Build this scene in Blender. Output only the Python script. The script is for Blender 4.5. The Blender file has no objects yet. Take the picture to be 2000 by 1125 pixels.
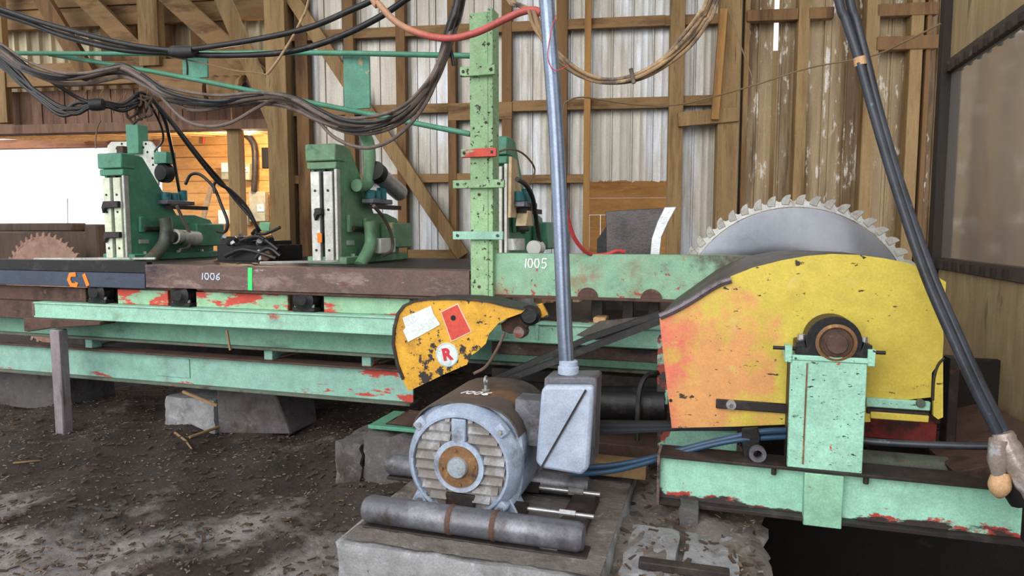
import bpy, bmesh, math, random
from mathutils import Vector, Matrix
from math import sin, cos, pi, radians as R

# ------------------------------------------------------------------ camera, world, lights, exposure
scene = bpy.context.scene
COL = scene.collection
YAW, PITCH, FPX, CAMZ = R(17), R(4.95), 1300.0, 1.5
cam_d = bpy.data.cameras.new('camera')
cam_d.sensor_width = 36.0
cam_d.lens = 36.0 * FPX / 2000.0
cam_d.clip_end = 200
cam = bpy.data.objects.new('camera', cam_d)
COL.objects.link(cam)
cam.location = (0, 0, CAMZ)
cam.rotation_euler = (R(90) - PITCH, 0, YAW)
scene.camera = cam

world = bpy.data.worlds.new('overcast_sky')
scene.world = world
world.use_nodes = True
_b = world.node_tree.nodes['Background']
_b.inputs[0].default_value = (0.93, 0.965, 1.0, 1)
_b.inputs[1].default_value = 1.15
sun_d = bpy.data.lights.new('hazy_sun', 'SUN')
sun_d.energy = 1.3
sun_d.angle = R(50)
sun_d.color = (1.0, 0.96, 0.90)
sun = bpy.data.objects.new('hazy_sun', sun_d)
COL.objects.link(sun)
sun.rotation_euler = (R(66), 0, R(-12))

vs = scene.view_settings
vs.view_transform = 'Standard'
vs.look = 'None'
vs.gamma = 1.0
vs.use_curve_mapping = False
vs.exposure = 0.57

random.seed(7)
RM = Matrix.Rotation(YAW, 3, 'Z') @ Matrix.Rotation(R(90) - PITCH, 3, 'X')

# ------------------------------------------------------------------ measuring helpers (world X runs along the carriage track, Y away from the viewer)
def ray(x, y):
    return RM @ Vector(((x - 1000.0) / FPX, (562.5 - y) / FPX, -1.0))
def P(x, y, v):
    d = ray(x, y); t = v / d.y
    return Vector((d.x * t, v, CAMZ + d.z * t))
def PU(x, y, u):
    d = ray(x, y); t = u / d.x
    return Vector((u, d.y * t, CAMZ + d.z * t))
def F(x, y, z):
    d = ray(x, y); t = (z - CAMZ) / d.z
    return Vector((d.x * t, d.y * t, z))
WANG = R(9)
WO = RM @ Vector((0, 0, -1.0)); WO = Vector((WO.x, WO.y, 0)).normalized() * 6.8
WDIR = Vector((cos(WANG), sin(WANG), 0)); WNOR = Vector((-sin(WANG), cos(WANG), 0))
def WP(x, y, off=0.0):
    """pixel on the back wall -> wall-local (along, off, height)"""
    d = ray(x, y); o = Vector((0, 0, CAMZ))
    t = (WO + WNOR * off - o).dot(WNOR) / d.dot(WNOR)
    p = o + d * t
    return Vector(((p - WO).dot(WDIR), off, p.z))

# ------------------------------------------------------------------ mesh helpers
WLOC = {}
class MB:
    def __init__(self):
        self.v = []; self.f = []
    def add(self, vs_, fs):
        n = len(self.v)
        self.v += [Vector(p) for p in vs_]
        self.f += [tuple(i + n for i in f) for f in fs]
        return self
    def box(self, x0, x1, y0, y1, z0, z1):
        if x0 > x1: x0, x1 = x1, x0
        if y0 > y1: y0, y1 = y1, y0
        if z0 > z1: z0, z1 = z1, z0
        return self.add([(x0,y0,z0),(x1,y0,z0),(x1,y1,z0),(x0,y1,z0),(x0,y0,z1),(x1,y0,z1),(x1,y1,z1),(x0,y1,z1)],
                        [(0,3,2,1),(4,5,6,7),(0,1,5,4),(1,2,6,5),(2,3,7,6),(3,0,4,7)])
    def bar(self, p0, p1, w, h, side=None, w1=None, h1=None):
        """rectangular bar from p0 to p1; w is measured along side"""
        p0 = Vector(p0); p1 = Vector(p1); d = (p1 - p0).normalized()
        s = Vector(side) if side is not None else (Vector((0,0,1)).cross(d) if abs(d.z) < .9 else Vector((1,0,0)))
        s = (s - d * s.dot(d)).normalized(); n = d.cross(s)
        w1 = w if w1 is None else w1; h1 = h if h1 is None else h1
        vs_ = []
        for p, a, b in ((p0, w, h), (p1, w1, h1)):
            vs_ += [p - s*a/2 - n*b/2, p + s*a/2 - n*b/2, p + s*a/2 + n*b/2, p - s*a/2 + n*b/2]
        return self.add(vs_, [(0,3,2,1),(4,5,6,7),(0,1,5,4),(1,2,6,5),(2,3,7,6),(3,0,4,7)])
    def prism(self, poly, ax, a, b):
        """poly of 2D points extruded along axis ax ('x': (y,z); 'y': (x,z); 'z': (x,y))"""
        def pt(q, t):
            return {'x': (t, q[0], q[1]), 'y': (q[0], t, q[1]), 'z': (q[0], q[1], t)}[ax]
        n = len(poly)
        vs_ = [pt(q, a) for q in poly] + [pt(q, b) for q in poly]
        fs = [tuple(range(n)), tuple(range(2*n - 1, n - 1, -1))]
        fs += [(i, i + n, (i + 1) % n + n, (i + 1) % n) for i in range(n)]
        return self.add(vs_, fs)
    def tube(self, pts, r, n=8, closed=False):
        pts = [Vector(p) for p in pts]
        rs = r if isinstance(r, (list, tuple)) else [r] * len(pts)
        m = len(pts); vs_ = []; nrm = None
        for i, p in enumerate(pts):
            if closed: d = pts[(i + 1) % m] - pts[i - 1]
            else: d = pts[min(i + 1, m - 1)] - pts[max(i - 1, 0)]
            d.normalize()
            if nrm is None:
                nrm = d.orthogonal().normalized()
            nrm = (nrm - d * nrm.dot(d)).normalized()
            b = d.cross(nrm)
            for k in range(n):
                a = 2 * pi * k / n
                vs_.append(p + (nrm * cos(a) + b * sin(a)) * rs[i])
        fs = []
        for i in range(m if closed else m - 1):
            j = (i + 1) % m
            for k in range(n):
                fs.append((i*n + k, i*n + (k+1) % n, j*n + (k+1) % n, j*n + k))
        if not closed:
            fs.append(tuple(range(n - 1, -1, -1))); fs.append(tuple((m-1)*n + k for k in range(n)))
        return self.add(vs_, fs)
    def cyl(self, p0, p1, r, n=20, r1=None):
        return self.tube([p0, p1], [r, r if r1 is None else r1], n)
    def lathe(self, prof, c, axis='y', n=40, ring=False):
        """prof: (radius, offset along axis) pairs"""
        c = Vector(c); vs_ = []
        for r, h in prof:
            for k in range(n):
                a = 2 * pi * k / n; q = (cos(a) * r, sin(a) * r)
                vs_.append(c + Vector({'y': (q[0], h, q[1]), 'x': (h, q[0], q[1]), 'z': (q[0], q[1], h)}[axis]))
        fs = []
        for i in range(len(prof) - 1):
            for k in range(n):
                fs.append((i*n + k, i*n + (k+1) % n, (i+1)*n + (k+1) % n, (i+1)*n + k))
        if ring:
            m_ = (len(prof)-1)*n
            fs += [(m_ + k, m_ + (k+1) % n, (k+1) % n, k) for k in range(n)]
            return self.add(vs_, fs)
        if prof[0][0] > 1e-5: fs.append(tuple(range(n)))
        if prof[-1][0] > 1e-5: fs.append(tuple((len(prof)-1)*n + k for k in range(n)))
        return self.add(vs_, fs)
    def ribbon(self, pts, w, n, t=0.002):
        """flat pen stroke of width w lying in the plane with normal n"""
        pts = [Vector(p) for p in pts]; n = Vector(n).normalized()
        vs_ = []
        for i, p in enumerate(pts):
            d = (pts[min(i+1, len(pts)-1)] - pts[max(i-1, 0)]).normalized(); s = n.cross(d)
            vs_ += [p - s*w/2, p + s*w/2, p + s*w/2 + n*t, p - s*w/2 + n*t]
        fs = []
        for i in range(len(pts) - 1):
            a, b = i*4, i*4 + 4
            for k in range(4):
                fs.append((a + k, a + (k+1) % 4, b + (k+1) % 4, b + k))
        m = (len(pts) - 1) * 4
        fs += [(3,2,1,0), (m, m+1, m+2, m+3)]
        return self.add(vs_, fs)
    def build(self, name, mat, parent=None, label=None, cat=None, group=None, kind=None, bevel=0, seg=1, sharp=38, local=False, base=None):
        me = bpy.data.meshes.new(name)
        if parent is not None:
            off = Vector((0,0,0)) if local else WLOC[parent.name]
            loc = Vector((0,0,0))
        else:
            xs = [p.x for p in self.v]; ys = [p.y for p in self.v]; zs = [p.z for p in self.v]
            off = Vector(base) if base is not None else Vector(((min(xs)+max(xs))/2, (min(ys)+max(ys))/2, min(zs)))
            loc = off
        me.from_pydata([tuple(p - off) for p in self.v], [], self.f)
        bm = bmesh.new(); bm.from_mesh(me); bmesh.ops.recalc_face_normals(bm, faces=bm.faces)
        bm.to_mesh(me); bm.free()
        me.shade_smooth(); me.set_sharp_from_angle(angle=R(sharp))
        me.materials.append(M[mat] if isinstance(mat, str) else mat)
        o = bpy.data.objects.new(name, me); COL.objects.link(o)
        o.location = loc
        if parent is not None: o.parent = parent
        WLOC[o.name] = Vector(off)
        if bevel:
            b = o.modifiers.new('bevel', 'BEVEL'); b.width = bevel; b.segments = seg; b.limit_method = 'ANGLE'; b.angle_limit = R(40)
        tag(o, label, cat, group, kind)
        return o
def tag(o, label=None, cat=None, group=None, kind=None):
    if label: o['label'] = label
    if cat: o['category'] = cat
    if group: o['group'] = group
    if kind: o['kind'] = kind
    return o
def root(name, loc, label=None, cat=None, group=None, kind=None, rz=0):
    o = bpy.data.objects.new(name, None); COL.objects.link(o)
    o.empty_display_size = .1
    o.location = loc; o.rotation_euler = (0, 0, rz)
    WLOC[o.name] = Vector(loc)
    return tag(o, label, cat, group, kind)
def copy_tree(o, parent=None):
    c = o.copy(); COL.objects.link(c); c.parent = parent
    for ch in list(o.children): copy_tree(ch, c)
    return c
def smooth(pts, k=6):
    """Catmull-Rom through points"""
    pts = [Vector(p) for p in pts]; q = [pts[0]*2 - pts[1]] + pts + [pts[-1]*2 - pts[-2]]; out = []
    for i in range(1, len(q) - 2):
        for j in range(k):
            t = j / k; a, b, c, d = q[i-1], q[i], q[i+1], q[i+2]
            out.append(.5*((2*b) + (c-a)*t + (2*a - 5*b + 4*c - d)*t*t + (3*b - a - 3*c + d)*t**3))
    out.append(pts[-1]); return out

# ------------------------------------------------------------------ materials
def lin(c):
    return tuple((x/255/12.92 if x/255 <= .04045 else ((x/255 + .055)/1.055)**2.4) for x in c) + (1,)
M = {}
def mat(name, base, layers=(), rough=.6, metal=0.0, bump=0.15, bscale=60, var=.12, vscale=6, spec=.4, stretch=(1,1,1), grime=.28):
    """painted / weathered surface: base colour, slow tone variation, then layers of (colour, scale, low, high[, stretch[, gradient(axis, from, to, amount)]])"""
    m = bpy.data.materials.new(name); m.use_nodes = True
    nt = m.node_tree; N = nt.nodes; L = nt.links
    bs = N['Principled BSDF']
    geo = N.new('ShaderNodeNewGeometry')
    def noise(scale, st, seed, detail=6, rough_=.65):
        mp = N.new('ShaderNodeMapping'); mp.inputs['Scale'].default_value = st; mp.inputs['Location'].default_value = (seed*3.1, seed*1.7, seed*2.3)
        L.new(geo.outputs['Position'], mp.inputs['Vector'])
        n = N.new('ShaderNodeTexNoise'); n.inputs['Scale'].default_value = scale; n.inputs['Detail'].default_value = detail; n.inputs['Roughness'].default_value = rough_
        L.new(mp.outputs[0], n.inputs['Vector'])
        return n.outputs['Fac']
    def rng(src, a, b, c, d):
        r = N.new('ShaderNodeMapRange'); r.inputs[1].default_value = a; r.inputs[2].default_value = b; r.inputs[3].default_value = c; r.inputs[4].default_value = d
        L.new(src, r.inputs[0]); return r.outputs[0]
    def mix(fac, a, b, mode='MIX'):
        x = N.new('ShaderNodeMix'); x.data_type = 'RGBA'; x.blend_type = mode
        if isinstance(fac, float): x.inputs[0].default_value = fac
        else: L.new(fac, x.inputs[0])
        for s, q in ((6, a), (7, b)):
            if isinstance(q, tuple): x.inputs[s].default_value = q
            else: L.new(q, x.inputs[s])
        return x.outputs[2]
    seed = len(M) + 1
    c = lin(base)
    hi = tuple(min(1, k * (1 + var)) for k in c[:3]) + (1,); lo = tuple(k * (1 - var) for k in c[:3]) + (1,)
    col = mix(rng(noise(vscale, stretch, seed), .35, .65, 0, 1), lo, hi)
    for i, ly in enumerate(layers):
        lc, sc, a, b = ly[:4]; st = ly[4] if len(ly) > 4 and ly[4] else stretch
        src = noise(sc, st, seed + 11*(i+1))
        if len(ly) > 5 and ly[5]:
            ax, g0, g1, amt = ly[5]
            sp = N.new('ShaderNodeSeparateXYZ'); L.new(geo.outputs['Position'], sp.inputs[0])
            g = rng(sp.outputs['XYZ'.index(ax)], g0, g1, 0, amt)
            ad = N.new('ShaderNodeMath'); ad.operation = 'ADD'; L.new(src, ad.inputs[0]); L.new(g, ad.inputs[1]); src = ad.outputs[0]
        col = mix(rng(src, a, b, 0, 1), col, lin(lc))
    if grime:
        col = mix(rng(noise(13, stretch, seed + 71, 8, .75), .38, .72, 0, grime), col, lin((46, 39, 34)))
        g2 = rng(noise(110, (1, 1, 1), seed + 37, 3, .7), .3, .75, 1.0 + grime*.35, 1.0 - grime*.8)
        cr = N.new('ShaderNodeCombineColor'); [L.new(g2, cr.inputs[q]) for q in range(3)]
        col = mix(1.0, col, cr.outputs[0], 'MULTIPLY')
    L.new(col, bs.inputs['Base Color'])
    bs.inputs['Roughness'].default_value = rough; bs.inputs['Metallic'].default_value = metal
    bs.inputs['Specular IOR Level'].default_value = spec
    if bump:
        bp = N.new('ShaderNodeBump'); bp.inputs['Strength'].default_value = bump; bp.inputs['Distance'].default_value = .01
        L.new(noise(bscale, stretch, seed + 5, 4, .6), bp.inputs['Height']); L.new(bp.outputs[0], bs.inputs['Normal'])
    M[name] = m
    return m
RUST = (96, 58, 42); DARK = (38, 32, 30); RED = (196, 70, 58)
VERT = (1, 1, .12); HOR = (.15, 1, 1)
mat('mint', (150, 204, 174), [((178, 220, 196), 3, .5, .75), (RED, 9, .66, .70), (DARK, 26, .66, .72), ((120,110,95), 5, .66, .85)], rough=.55)
mat('mint_track', (158, 208, 186), [((170, 212, 188), 4, .45, .75, (.25,1,1)), ((205, 78, 62), 6, .655, .685, (.35,1,1)), ((70, 62, 56), 20, .68, .74, (.4,1,1)), ((120,128,110), 3, .6, .85)], rough=.6)
mat('mint_low', (140, 188, 172), [((158, 196, 184), 4, .45, .75, (.25,1,1)), ((184, 76, 66), 4, .70, .73, (.4,1,1.5), ('Z', .54, .36, .14)), ((196, 74, 62), 5, .68, .71, (.45,1,1.6), ('X', -2.9, -1.9, .20)), ((90, 82, 74), 14, .68, .78, (.4,1,1)), ((105, 118, 105), 3, .55, .85)], rough=.65)
mat('mint_chip', (156, 194, 146), [((60, 48, 42), 34, .585, .62), ((188, 66, 56), 14, .70, .73), ((168, 148, 104), 9, .66, .76)], rough=.6, bump=.4)
mat('mint_red', (154, 200, 162), [((206, 76, 62), 6, .50, .54, (.4,1,1.4)), ((70, 50, 44), 12, .66, .72, (.4,1,1))], rough=.6)
mat('mint_beam', (146, 190, 158), [((158, 142, 112), 4, .50, .64), ((92, 84, 72), 2.5, .60, .72, None, ('X', -.45, .15, .22)), ((176, 74, 62), 16, .66, .70, None, ('Z', 1.30, 1.12, .10)), ((46, 40, 36), 30, .66, .70), ((84, 66, 54), 3.5, .62, .75, None, ('Z', 1.25, 1.12, .05))], rough=.6)
mat('mint_base', (168, 224, 200), [((160, 222, 194), 3, .5, .7), ((186, 70, 60), 11, .70, .74, (.5,1,1.2), ('Z', .36, .28, .24)), ((176, 78, 68), 9, .76, .80, None, ('X', -.08, -.24, .32)), ((70, 62, 62), 9, .84, .88, None, ('X', -.12, -.24, .34)), ((62, 54, 54), 9, .66, .72, (.5,1,1.2), ('Z', .325, .27, .28)), (DARK, 30, .72, .76)], rough=.5)
mat('mint_ped', (166, 220, 196), [((44, 40, 38), 46, .615, .64, (.45,1,1.2)), ((60, 52, 48), 90, .66, .68, (.5,1,1)), ((214, 92, 76), 16, .675, .70), ((166, 150, 96), 12, .70, .76, (1,1,.4))], rough=.5)
mat('green', (82, 146, 120), [((98, 160, 134), 3, .5, .75), ((48, 84, 72), 8, .64, .8), ((150, 178, 156), 30, .72, .76)], rough=.45, bump=.05)
mat('green_old', (118, 162, 126), [((112, 140, 100), 2.5, .5, .7), ((56, 86, 68), 6, .6, .8)], rough=.5, bump=.05)
mat('green_plate', (96, 158, 136), [((196, 166, 132), 9, .64, .68), ((70, 130, 114), 3, .5, .7)], rough=.6)
mat('teal', (54, 128, 134), [((30, 70, 80), 12, .55, .7)], rough=.45)
mat('rail_steel', (198, 198, 192), [((96, 92, 90), 7, .58, .7, (1,1,.4)), ((232, 236, 226), 4, .5, .7), ((120, 100, 92), 20, .7, .76)], rough=.4, metal=.35)
mat('rail_white', (222, 230, 200), [((160, 158, 146), 9, .6, .72), ((236, 240, 226), 4, .45, .65)], rough=.5)
mat('plate_white', (222, 224, 214), [((90, 90, 84), 22, .70, .74), ((190, 196, 180), 5, .55, .7)], rough=.6)
mat('cream', (226, 200, 160), [((206, 150, 110), 7, .58, .7), ((238, 222, 190), 4, .5, .7)], rough=.7)
mat('rusty', (112, 90, 84), [((150, 128, 122), 7, .52, .62, (.35,1,1)), ((58, 52, 62), 5, .56, .66, (.35,1,1)), ((188, 176, 170), 16, .66, .74, (.4,1,1)), ((122, 66, 46), 9, .6, .7, (.5,1,1))], rough=.6, metal=.2, bump=.3)
mat('rust_brown', (92, 68, 58), [((60, 44, 40), 6, .5, .65), ((130, 96, 80), 14, .62, .72)], rough=.8, bump=.3)
mat('rust_disc', (158, 126, 110), [((126, 96, 82), 5, .5, .68), ((196, 156, 132), 9, .58, .72)], rough=.7, metal=.2)
mat('navy', (62, 72, 92), [((92, 100, 116), 5, .54, .7, (.3,1,1)), ((44, 40, 44), 7, .6, .7, (.4,1,1)), ((130, 120, 116), 26, .72, .78)], rough=.5)
mat('dark_steel', (52, 46, 46), [((78, 70, 68), 8, .5, .7), ((96, 62, 46), 12, .62, .72)], rough=.55, metal=.3)
mat('black_steel', (34, 34, 36), [((66, 62, 62), 12, .55, .72)], rough=.45, metal=.3)
mat('gun_steel', (112, 112, 120), [((80, 74, 72), 9, .52, .68), ((150, 152, 162), 5, .52, .7), ((112, 70, 46), 11, .68, .74)], rough=.4, metal=.4, bump=.12)
mat('rubber', (40, 40, 42), [((72, 68, 64), 14, .55, .75)], rough=.55)
mat('hose_black', (36, 36, 38), [((78, 72, 66), 9, .56, .74)], rough=.4, bump=.05)
mat('hose_grey', (112, 98, 90), [((74, 64, 60), 8, .5, .66), ((140, 124, 112), 14, .6, .74)], rough=.6, bump=.08)
mat('hose_navy', (58, 62, 72), [((40, 42, 48), 5, .5, .7), ((110, 128, 146), 16, .64, .74)], rough=.35, bump=.05)
mat('hose_blue', (46, 76, 104), [((48, 60, 78), 7, .55, .7)], rough=.35, bump=.03)
mat('hose_red', (188, 90, 84), [((186, 138, 108), 2, .66, .80, None, ('X', -1.0, -1.6, .4)), ((150, 66, 60), 9, .6, .72)], rough=.5, bump=.06)
mat('hose_redthin', (196, 70, 72), [((130, 50, 46), 9, .6, .7)], rough=.5, bump=.03)
mat('cable_tan', (168, 138, 104), [((88, 78, 74), 5, .50, .60), ((206, 172, 128), 14, .56, .7)], rough=.65, bump=.05)
mat('wire', (128, 108, 80), grime=0, rough=.6, bump=0)
mat('conduit', (128, 140, 160), [((176, 190, 210), 3, .5, .7, (1,1,.2)), ((92, 104, 128), 6, .6, .75, (1,1,.3)), ((148, 134, 108), 14, .70, .78)], rough=.28, metal=.65, bump=.03)
mat('motor', (158, 172, 194), [((202, 212, 226), 5, .5, .68), ((110, 112, 118), 7, .56, .70), ((92, 76, 64), 15, .66, .74)], rough=.5, bump=.2)
mat('motor_top', (84, 74, 68), [((126, 90, 58), 4, .52, .66), ((60, 54, 54), 8, .55, .7), ((150, 150, 156), 18, .70, .78)], rough=.65, bump=.15)
mat('motor_fin', (128, 122, 118), [((184, 186, 192), 6, .5, .66), ((112, 92, 78), 9, .56, .72)], rough=.65, bump=.25)
mat('hub_rust', (128, 94, 62), [((170, 128, 76), 16, .55, .68), ((70, 52, 44), 12, .58, .7)], rough=.75, bump=.4)
mat('shaft_steel', (190, 200, 210), [((128, 132, 138), 10, .58, .7)], rough=.35, metal=.6)
mat('jbox', (168, 182, 204), [((186, 198, 216), 3, .45, .7), ((128, 122, 120), 12, .68, .78), ((146, 120, 98), 6, .70, .8)], rough=.45, bump=.05)
mat('steel', (190, 190, 190), [((120, 112, 104), 12, .6, .75)], rough=.35, metal=.7, bump=.05)
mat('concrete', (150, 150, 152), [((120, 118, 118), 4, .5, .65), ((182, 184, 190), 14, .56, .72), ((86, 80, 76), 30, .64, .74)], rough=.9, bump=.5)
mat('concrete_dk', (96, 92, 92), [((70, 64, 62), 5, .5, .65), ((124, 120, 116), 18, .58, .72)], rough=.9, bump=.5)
mat('dirt', (62, 53, 48), [((44, 38, 35), 2.2, .46, .62), ((98, 76, 62), 7, .60, .72), ((138, 132, 130), 1.3, .62, .74, None, ('Y', 3.3, 2.3, .22)), ((118, 104, 92), 42, .64, .74)], rough=.95, bump=.9, bscale=40)  # grey patches toward the viewer paint in the lit part of the floor
mat('mud', (116, 108, 102), [((84, 72, 64), 5, .5, .65), ((152, 146, 140), 12, .56, .7), ((128, 92, 62), 8, .66, .76)], rough=.95, bump=.9, bscale=30)
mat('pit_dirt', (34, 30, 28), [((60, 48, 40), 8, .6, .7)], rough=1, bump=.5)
WOODL = [((112, 82, 48), 5, .5, .65, (1,1,.1)), ((92, 70, 46), 18, .58, .7, (3,3,.15))]
mat('timber', (152, 124, 84), WOODL, rough=.8, bump=.2, stretch=VERT)
mat('timber_h', (146, 114, 76), [((98, 70, 42), 6, .5, .65, HOR), ((152, 122, 84), 18, .58, .7, (.15,3,3))], rough=.8, bump=.2, stretch=HOR)
mat('timber_dk', (128, 96, 62), [((82, 56, 34), 5, .5, .66, (1,1,.15))], rough=.85, bump=.2, stretch=VERT)
mat('timber_or', (172, 128, 72), [((140, 102, 56), 6, .52, .66, (1,1,.1))], rough=.75, bump=.12, stretch=VERT)
mat('siding', (222, 164, 98), [((196, 136, 74), 6, .52, .66, HOR), ((236, 186, 120), 18, .58, .7, (.15,3,3))], rough=.75, bump=.15, stretch=HOR)
mat('board_red', (176, 122, 94), [((140, 92, 68), 6, .5, .66, HOR)], rough=.8, bump=.15, stretch=HOR)
mat('plank_brown', (128, 98, 80), [((96, 70, 58), 6, .5, .66, VERT)], rough=.9, bump=.2, stretch=VERT)
mat('mint_low2', (112, 164, 142), [((140, 182, 162), 4, .45, .75, (.25,1,1)), ((80, 84, 72), 8, .6, .75, (.3,1,1))], rough=.65)
mat('bare_patch', (190, 160, 140), rough=.6)
mat('plank_dk', (84, 68, 58), [((62, 50, 44), 6, .5, .66, VERT)], rough=.9, bump=.2, stretch=VERT)
mat('plywood', (176, 152, 112), [((190, 170, 128), 5, .5, .66, (1,1,.3)), ((128, 112, 78), 9, .6, .72, (1,1,.25))], rough=.75, bump=.12, stretch=VERT)
mat('sheet', (184, 178, 166), [((172, 164, 152), 3, .46, .62, (1,1,.1)), ((214, 218, 226), 4, .5, .66, (1,1,.15), ('Z', 2.2, 1.2, .14)), ((150, 128, 100), 6, .66, .78, (1,1,.06))], rough=.45, metal=.3, bump=.04, stretch=VERT)  # lower part painted lighter and bluer, top left tan as if shaded
mat('sheet_dirty', (168, 146, 114), [((118, 92, 64), 3, .46, .58, (1,1,.08)), ((222, 216, 206), 13, .585, .64, (1,1,.28)), ((84, 64, 46), 5, .60, .70, (1,1,.07))], rough=.6, metal=.15, bump=.25, stretch=VERT)
mat('sheet_gable', (226, 212, 180), [((170, 146, 108), 5, .5, .66, (1,1,.1))], rough=.6, bump=.05, stretch=VERT)  # pale colour carries the glow of outside light through the strips
mat('roof_wood', (150, 116, 78), [((116, 86, 56), 4, .5, .66, HOR)], rough=.85, bump=.1, stretch=HOR)
mat('trim_dark', (74, 64, 56), [((110, 98, 86), 9, .55, .7)], rough=.6)
mat('frame_black', (40, 34, 32), [((120, 116, 112), 16, .70, .76)], rough=.6)
mat('yellow', (218, 196, 82), [((226, 162, 100), 2.2, .75, .84, None, ('X', .42, .24, .36)), ((228, 120, 100), 3.0, .80, .93, None, ('X', .36, -.24, .43)), ((206, 182, 74), 4, .54, .68), ((222, 196, 110), 7, .6, .7), ((64, 54, 42), 30, .64, .665, (.45, 1, 1)), ((60, 50, 40), 60, .68, .70, (.5, 1, 1))], rough=.55, bump=.12, var=.06, grime=.18)
mat('yellow_feed', (226, 170, 52), [((188, 132, 44), 4, .52, .66), ((52, 44, 42), 9, .575, .60), ((52, 44, 42), 30, .60, .64)], rough=.55, bump=.2)
mat('guard_rim', (92, 86, 80), [((60, 52, 50), 6, .5, .66), ((132, 124, 114), 14, .6, .72)], rough=.55, metal=.3)
mat('edge_strip', (120, 110, 118), [((84, 74, 78), 14, .5, .66), ((176, 166, 166), 22, .62, .72)], rough=.5, metal=.4)
mat('blade', (158, 162, 170), [((146, 150, 160), 3, .5, .68)], rough=.26, metal=.97, bump=0, var=.05, grime=.1)
mat('blade_rim', (196, 196, 194), [((130, 126, 122), 12, .54, .68)], rough=.4, metal=.6, bump=.05)
mat('tooth', (176, 174, 168), [((140, 128, 116), 30, .56, .7)], rough=.45, metal=.4)
mat('splitter', (84, 80, 80), [((60, 58, 60), 5, .5, .66), ((112, 104, 100), 12, .62, .74)], rough=.35, metal=.5)
mat('bright_edge', (232, 236, 240), [((180, 176, 172), 12, .62, .74)], rough=.35, metal=.3)
mat('red_steel', (140, 50, 46), [((74, 46, 42), 5, .52, .64), ((40, 36, 36), 10, .6, .7)], rough=.6)
mat('grey_green', (104, 112, 98), [((150, 66, 58), 6, .62, .68), ((70, 70, 66), 6, .55, .7)], rough=.5, metal=.2)
mat('ring_blue', (150, 190, 200), grime=0, rough=.6, bump=0)
mat('sticker_white', (226, 232, 230), [((180, 206, 206), 18, .58, .66), ((150, 140, 130), 30, .68, .74)], rough=.6, bump=0)
mat('sticker_red', (214, 78, 60), [((190, 62, 50), 14, .56, .66)], rough=.5, bump=0)
mat('sticker_pink', (236, 190, 170), grime=0, rough=.6, bump=0)
mat('letter_red', (196, 44, 60), grime=0, rough=.6, bump=0)
mat('ink_black', (24, 22, 22), grime=0, rough=.7, bump=0)
mat('chalk', (232, 236, 236), grime=0, rough=.9, bump=0)
mat('chalk_blue', (190, 206, 226), grime=0, rough=.9, bump=0)
mat('spray_orange', (240, 130, 40), grime=0, rough=.7, bump=0)
mat('spray_green', (70, 214, 120), grime=0, rough=.7, bump=0)
mat('tape', (176, 160, 150), [((214, 214, 222), 12, .55, .64), ((150, 116, 92), 7, .55, .7)], rough=.3, metal=.3, bump=.3, bscale=25)
mat('wood_pale', (216, 172, 128), [((188, 142, 98), 14, .55, .7, VERT)], rough=.7)
mat('box_grey', (176, 172, 150), [((150, 146, 126), 5, .5, .7)], rough=.5, bump=0)
mat('box_white', (226, 226, 220), grime=0, rough=.5, bump=0)
mat('chip_a', (112, 92, 74), grime=0, rough=.9, bump=0)
mat('chip_b', (72, 58, 50), grime=0, rough=.9, bump=0)
mat('chip_c', (130, 120, 112), grime=0, rough=.9, bump=0)
mat('post_grey', (146, 136, 140), [((176, 166, 166), 8, .55, .68, VERT), ((104, 84, 74), 9, .6, .7, VERT)], rough=.6, metal=.2)
mat('wood_stick', (146, 116, 80), [((130, 96, 60), 14, .55, .7)], rough=.8, bump=.1)
mat('yard', (150, 146, 138), [((176, 172, 160), 3, .5, .7)], rough=1)
mat('yard_green', (120, 134, 104), [((150, 160, 130), 3, .5, .7)], rough=1)
# plastic window sheet of the cab: glossy grey film
_m = bpy.data.materials.new('cab_plastic'); _m.use_nodes = True
_n = _m.node_tree; _p = _n.nodes['Principled BSDF']
_p.inputs['Base Color'].default_value = lin((206, 200, 194)); _p.inputs['Metallic'].default_value = .72; _p.inputs['Roughness'].default_value = .10
_g = _n.nodes.new('ShaderNodeNewGeometry'); _t = _n.nodes.new('ShaderNodeTexNoise'); _t.inputs['Scale'].default_value = 2.2
_bp = _n.nodes.new('ShaderNodeBump'); _bp.inputs['Strength'].default_value = .12; _bp.inputs['Distance'].default_value = .04
_n.links.new(_g.outputs['Position'], _t.inputs['Vector']); _n.links.new(_t.outputs['Fac'], _bp.inputs['Height']); _n.links.new(_bp.outputs[0], _p.inputs['Normal'])
M['cab_plastic'] = _m

# brushed saw steel: streaks follow the turning direction
_m = M['blade']; _n = _m.node_tree; _p = _n.nodes['Principled BSDF']; _p.inputs['Anisotropic'].default_value = .75
_t = _n.nodes.new('ShaderNodeTangent'); _t.direction_type = 'RADIAL'; _t.axis = 'Y'; _n.links.new(_t.outputs[0], _p.inputs['Tangent'])

_m = bpy.data.materials.new('bulb'); _m.use_nodes = True; _p = _m.node_tree.nodes['Principled BSDF']
_p.inputs['Emission Color'].default_value = (1, .8, .5, 1); _p.inputs['Emission Strength'].default_value = 8; M['bulb'] = _m

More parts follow.
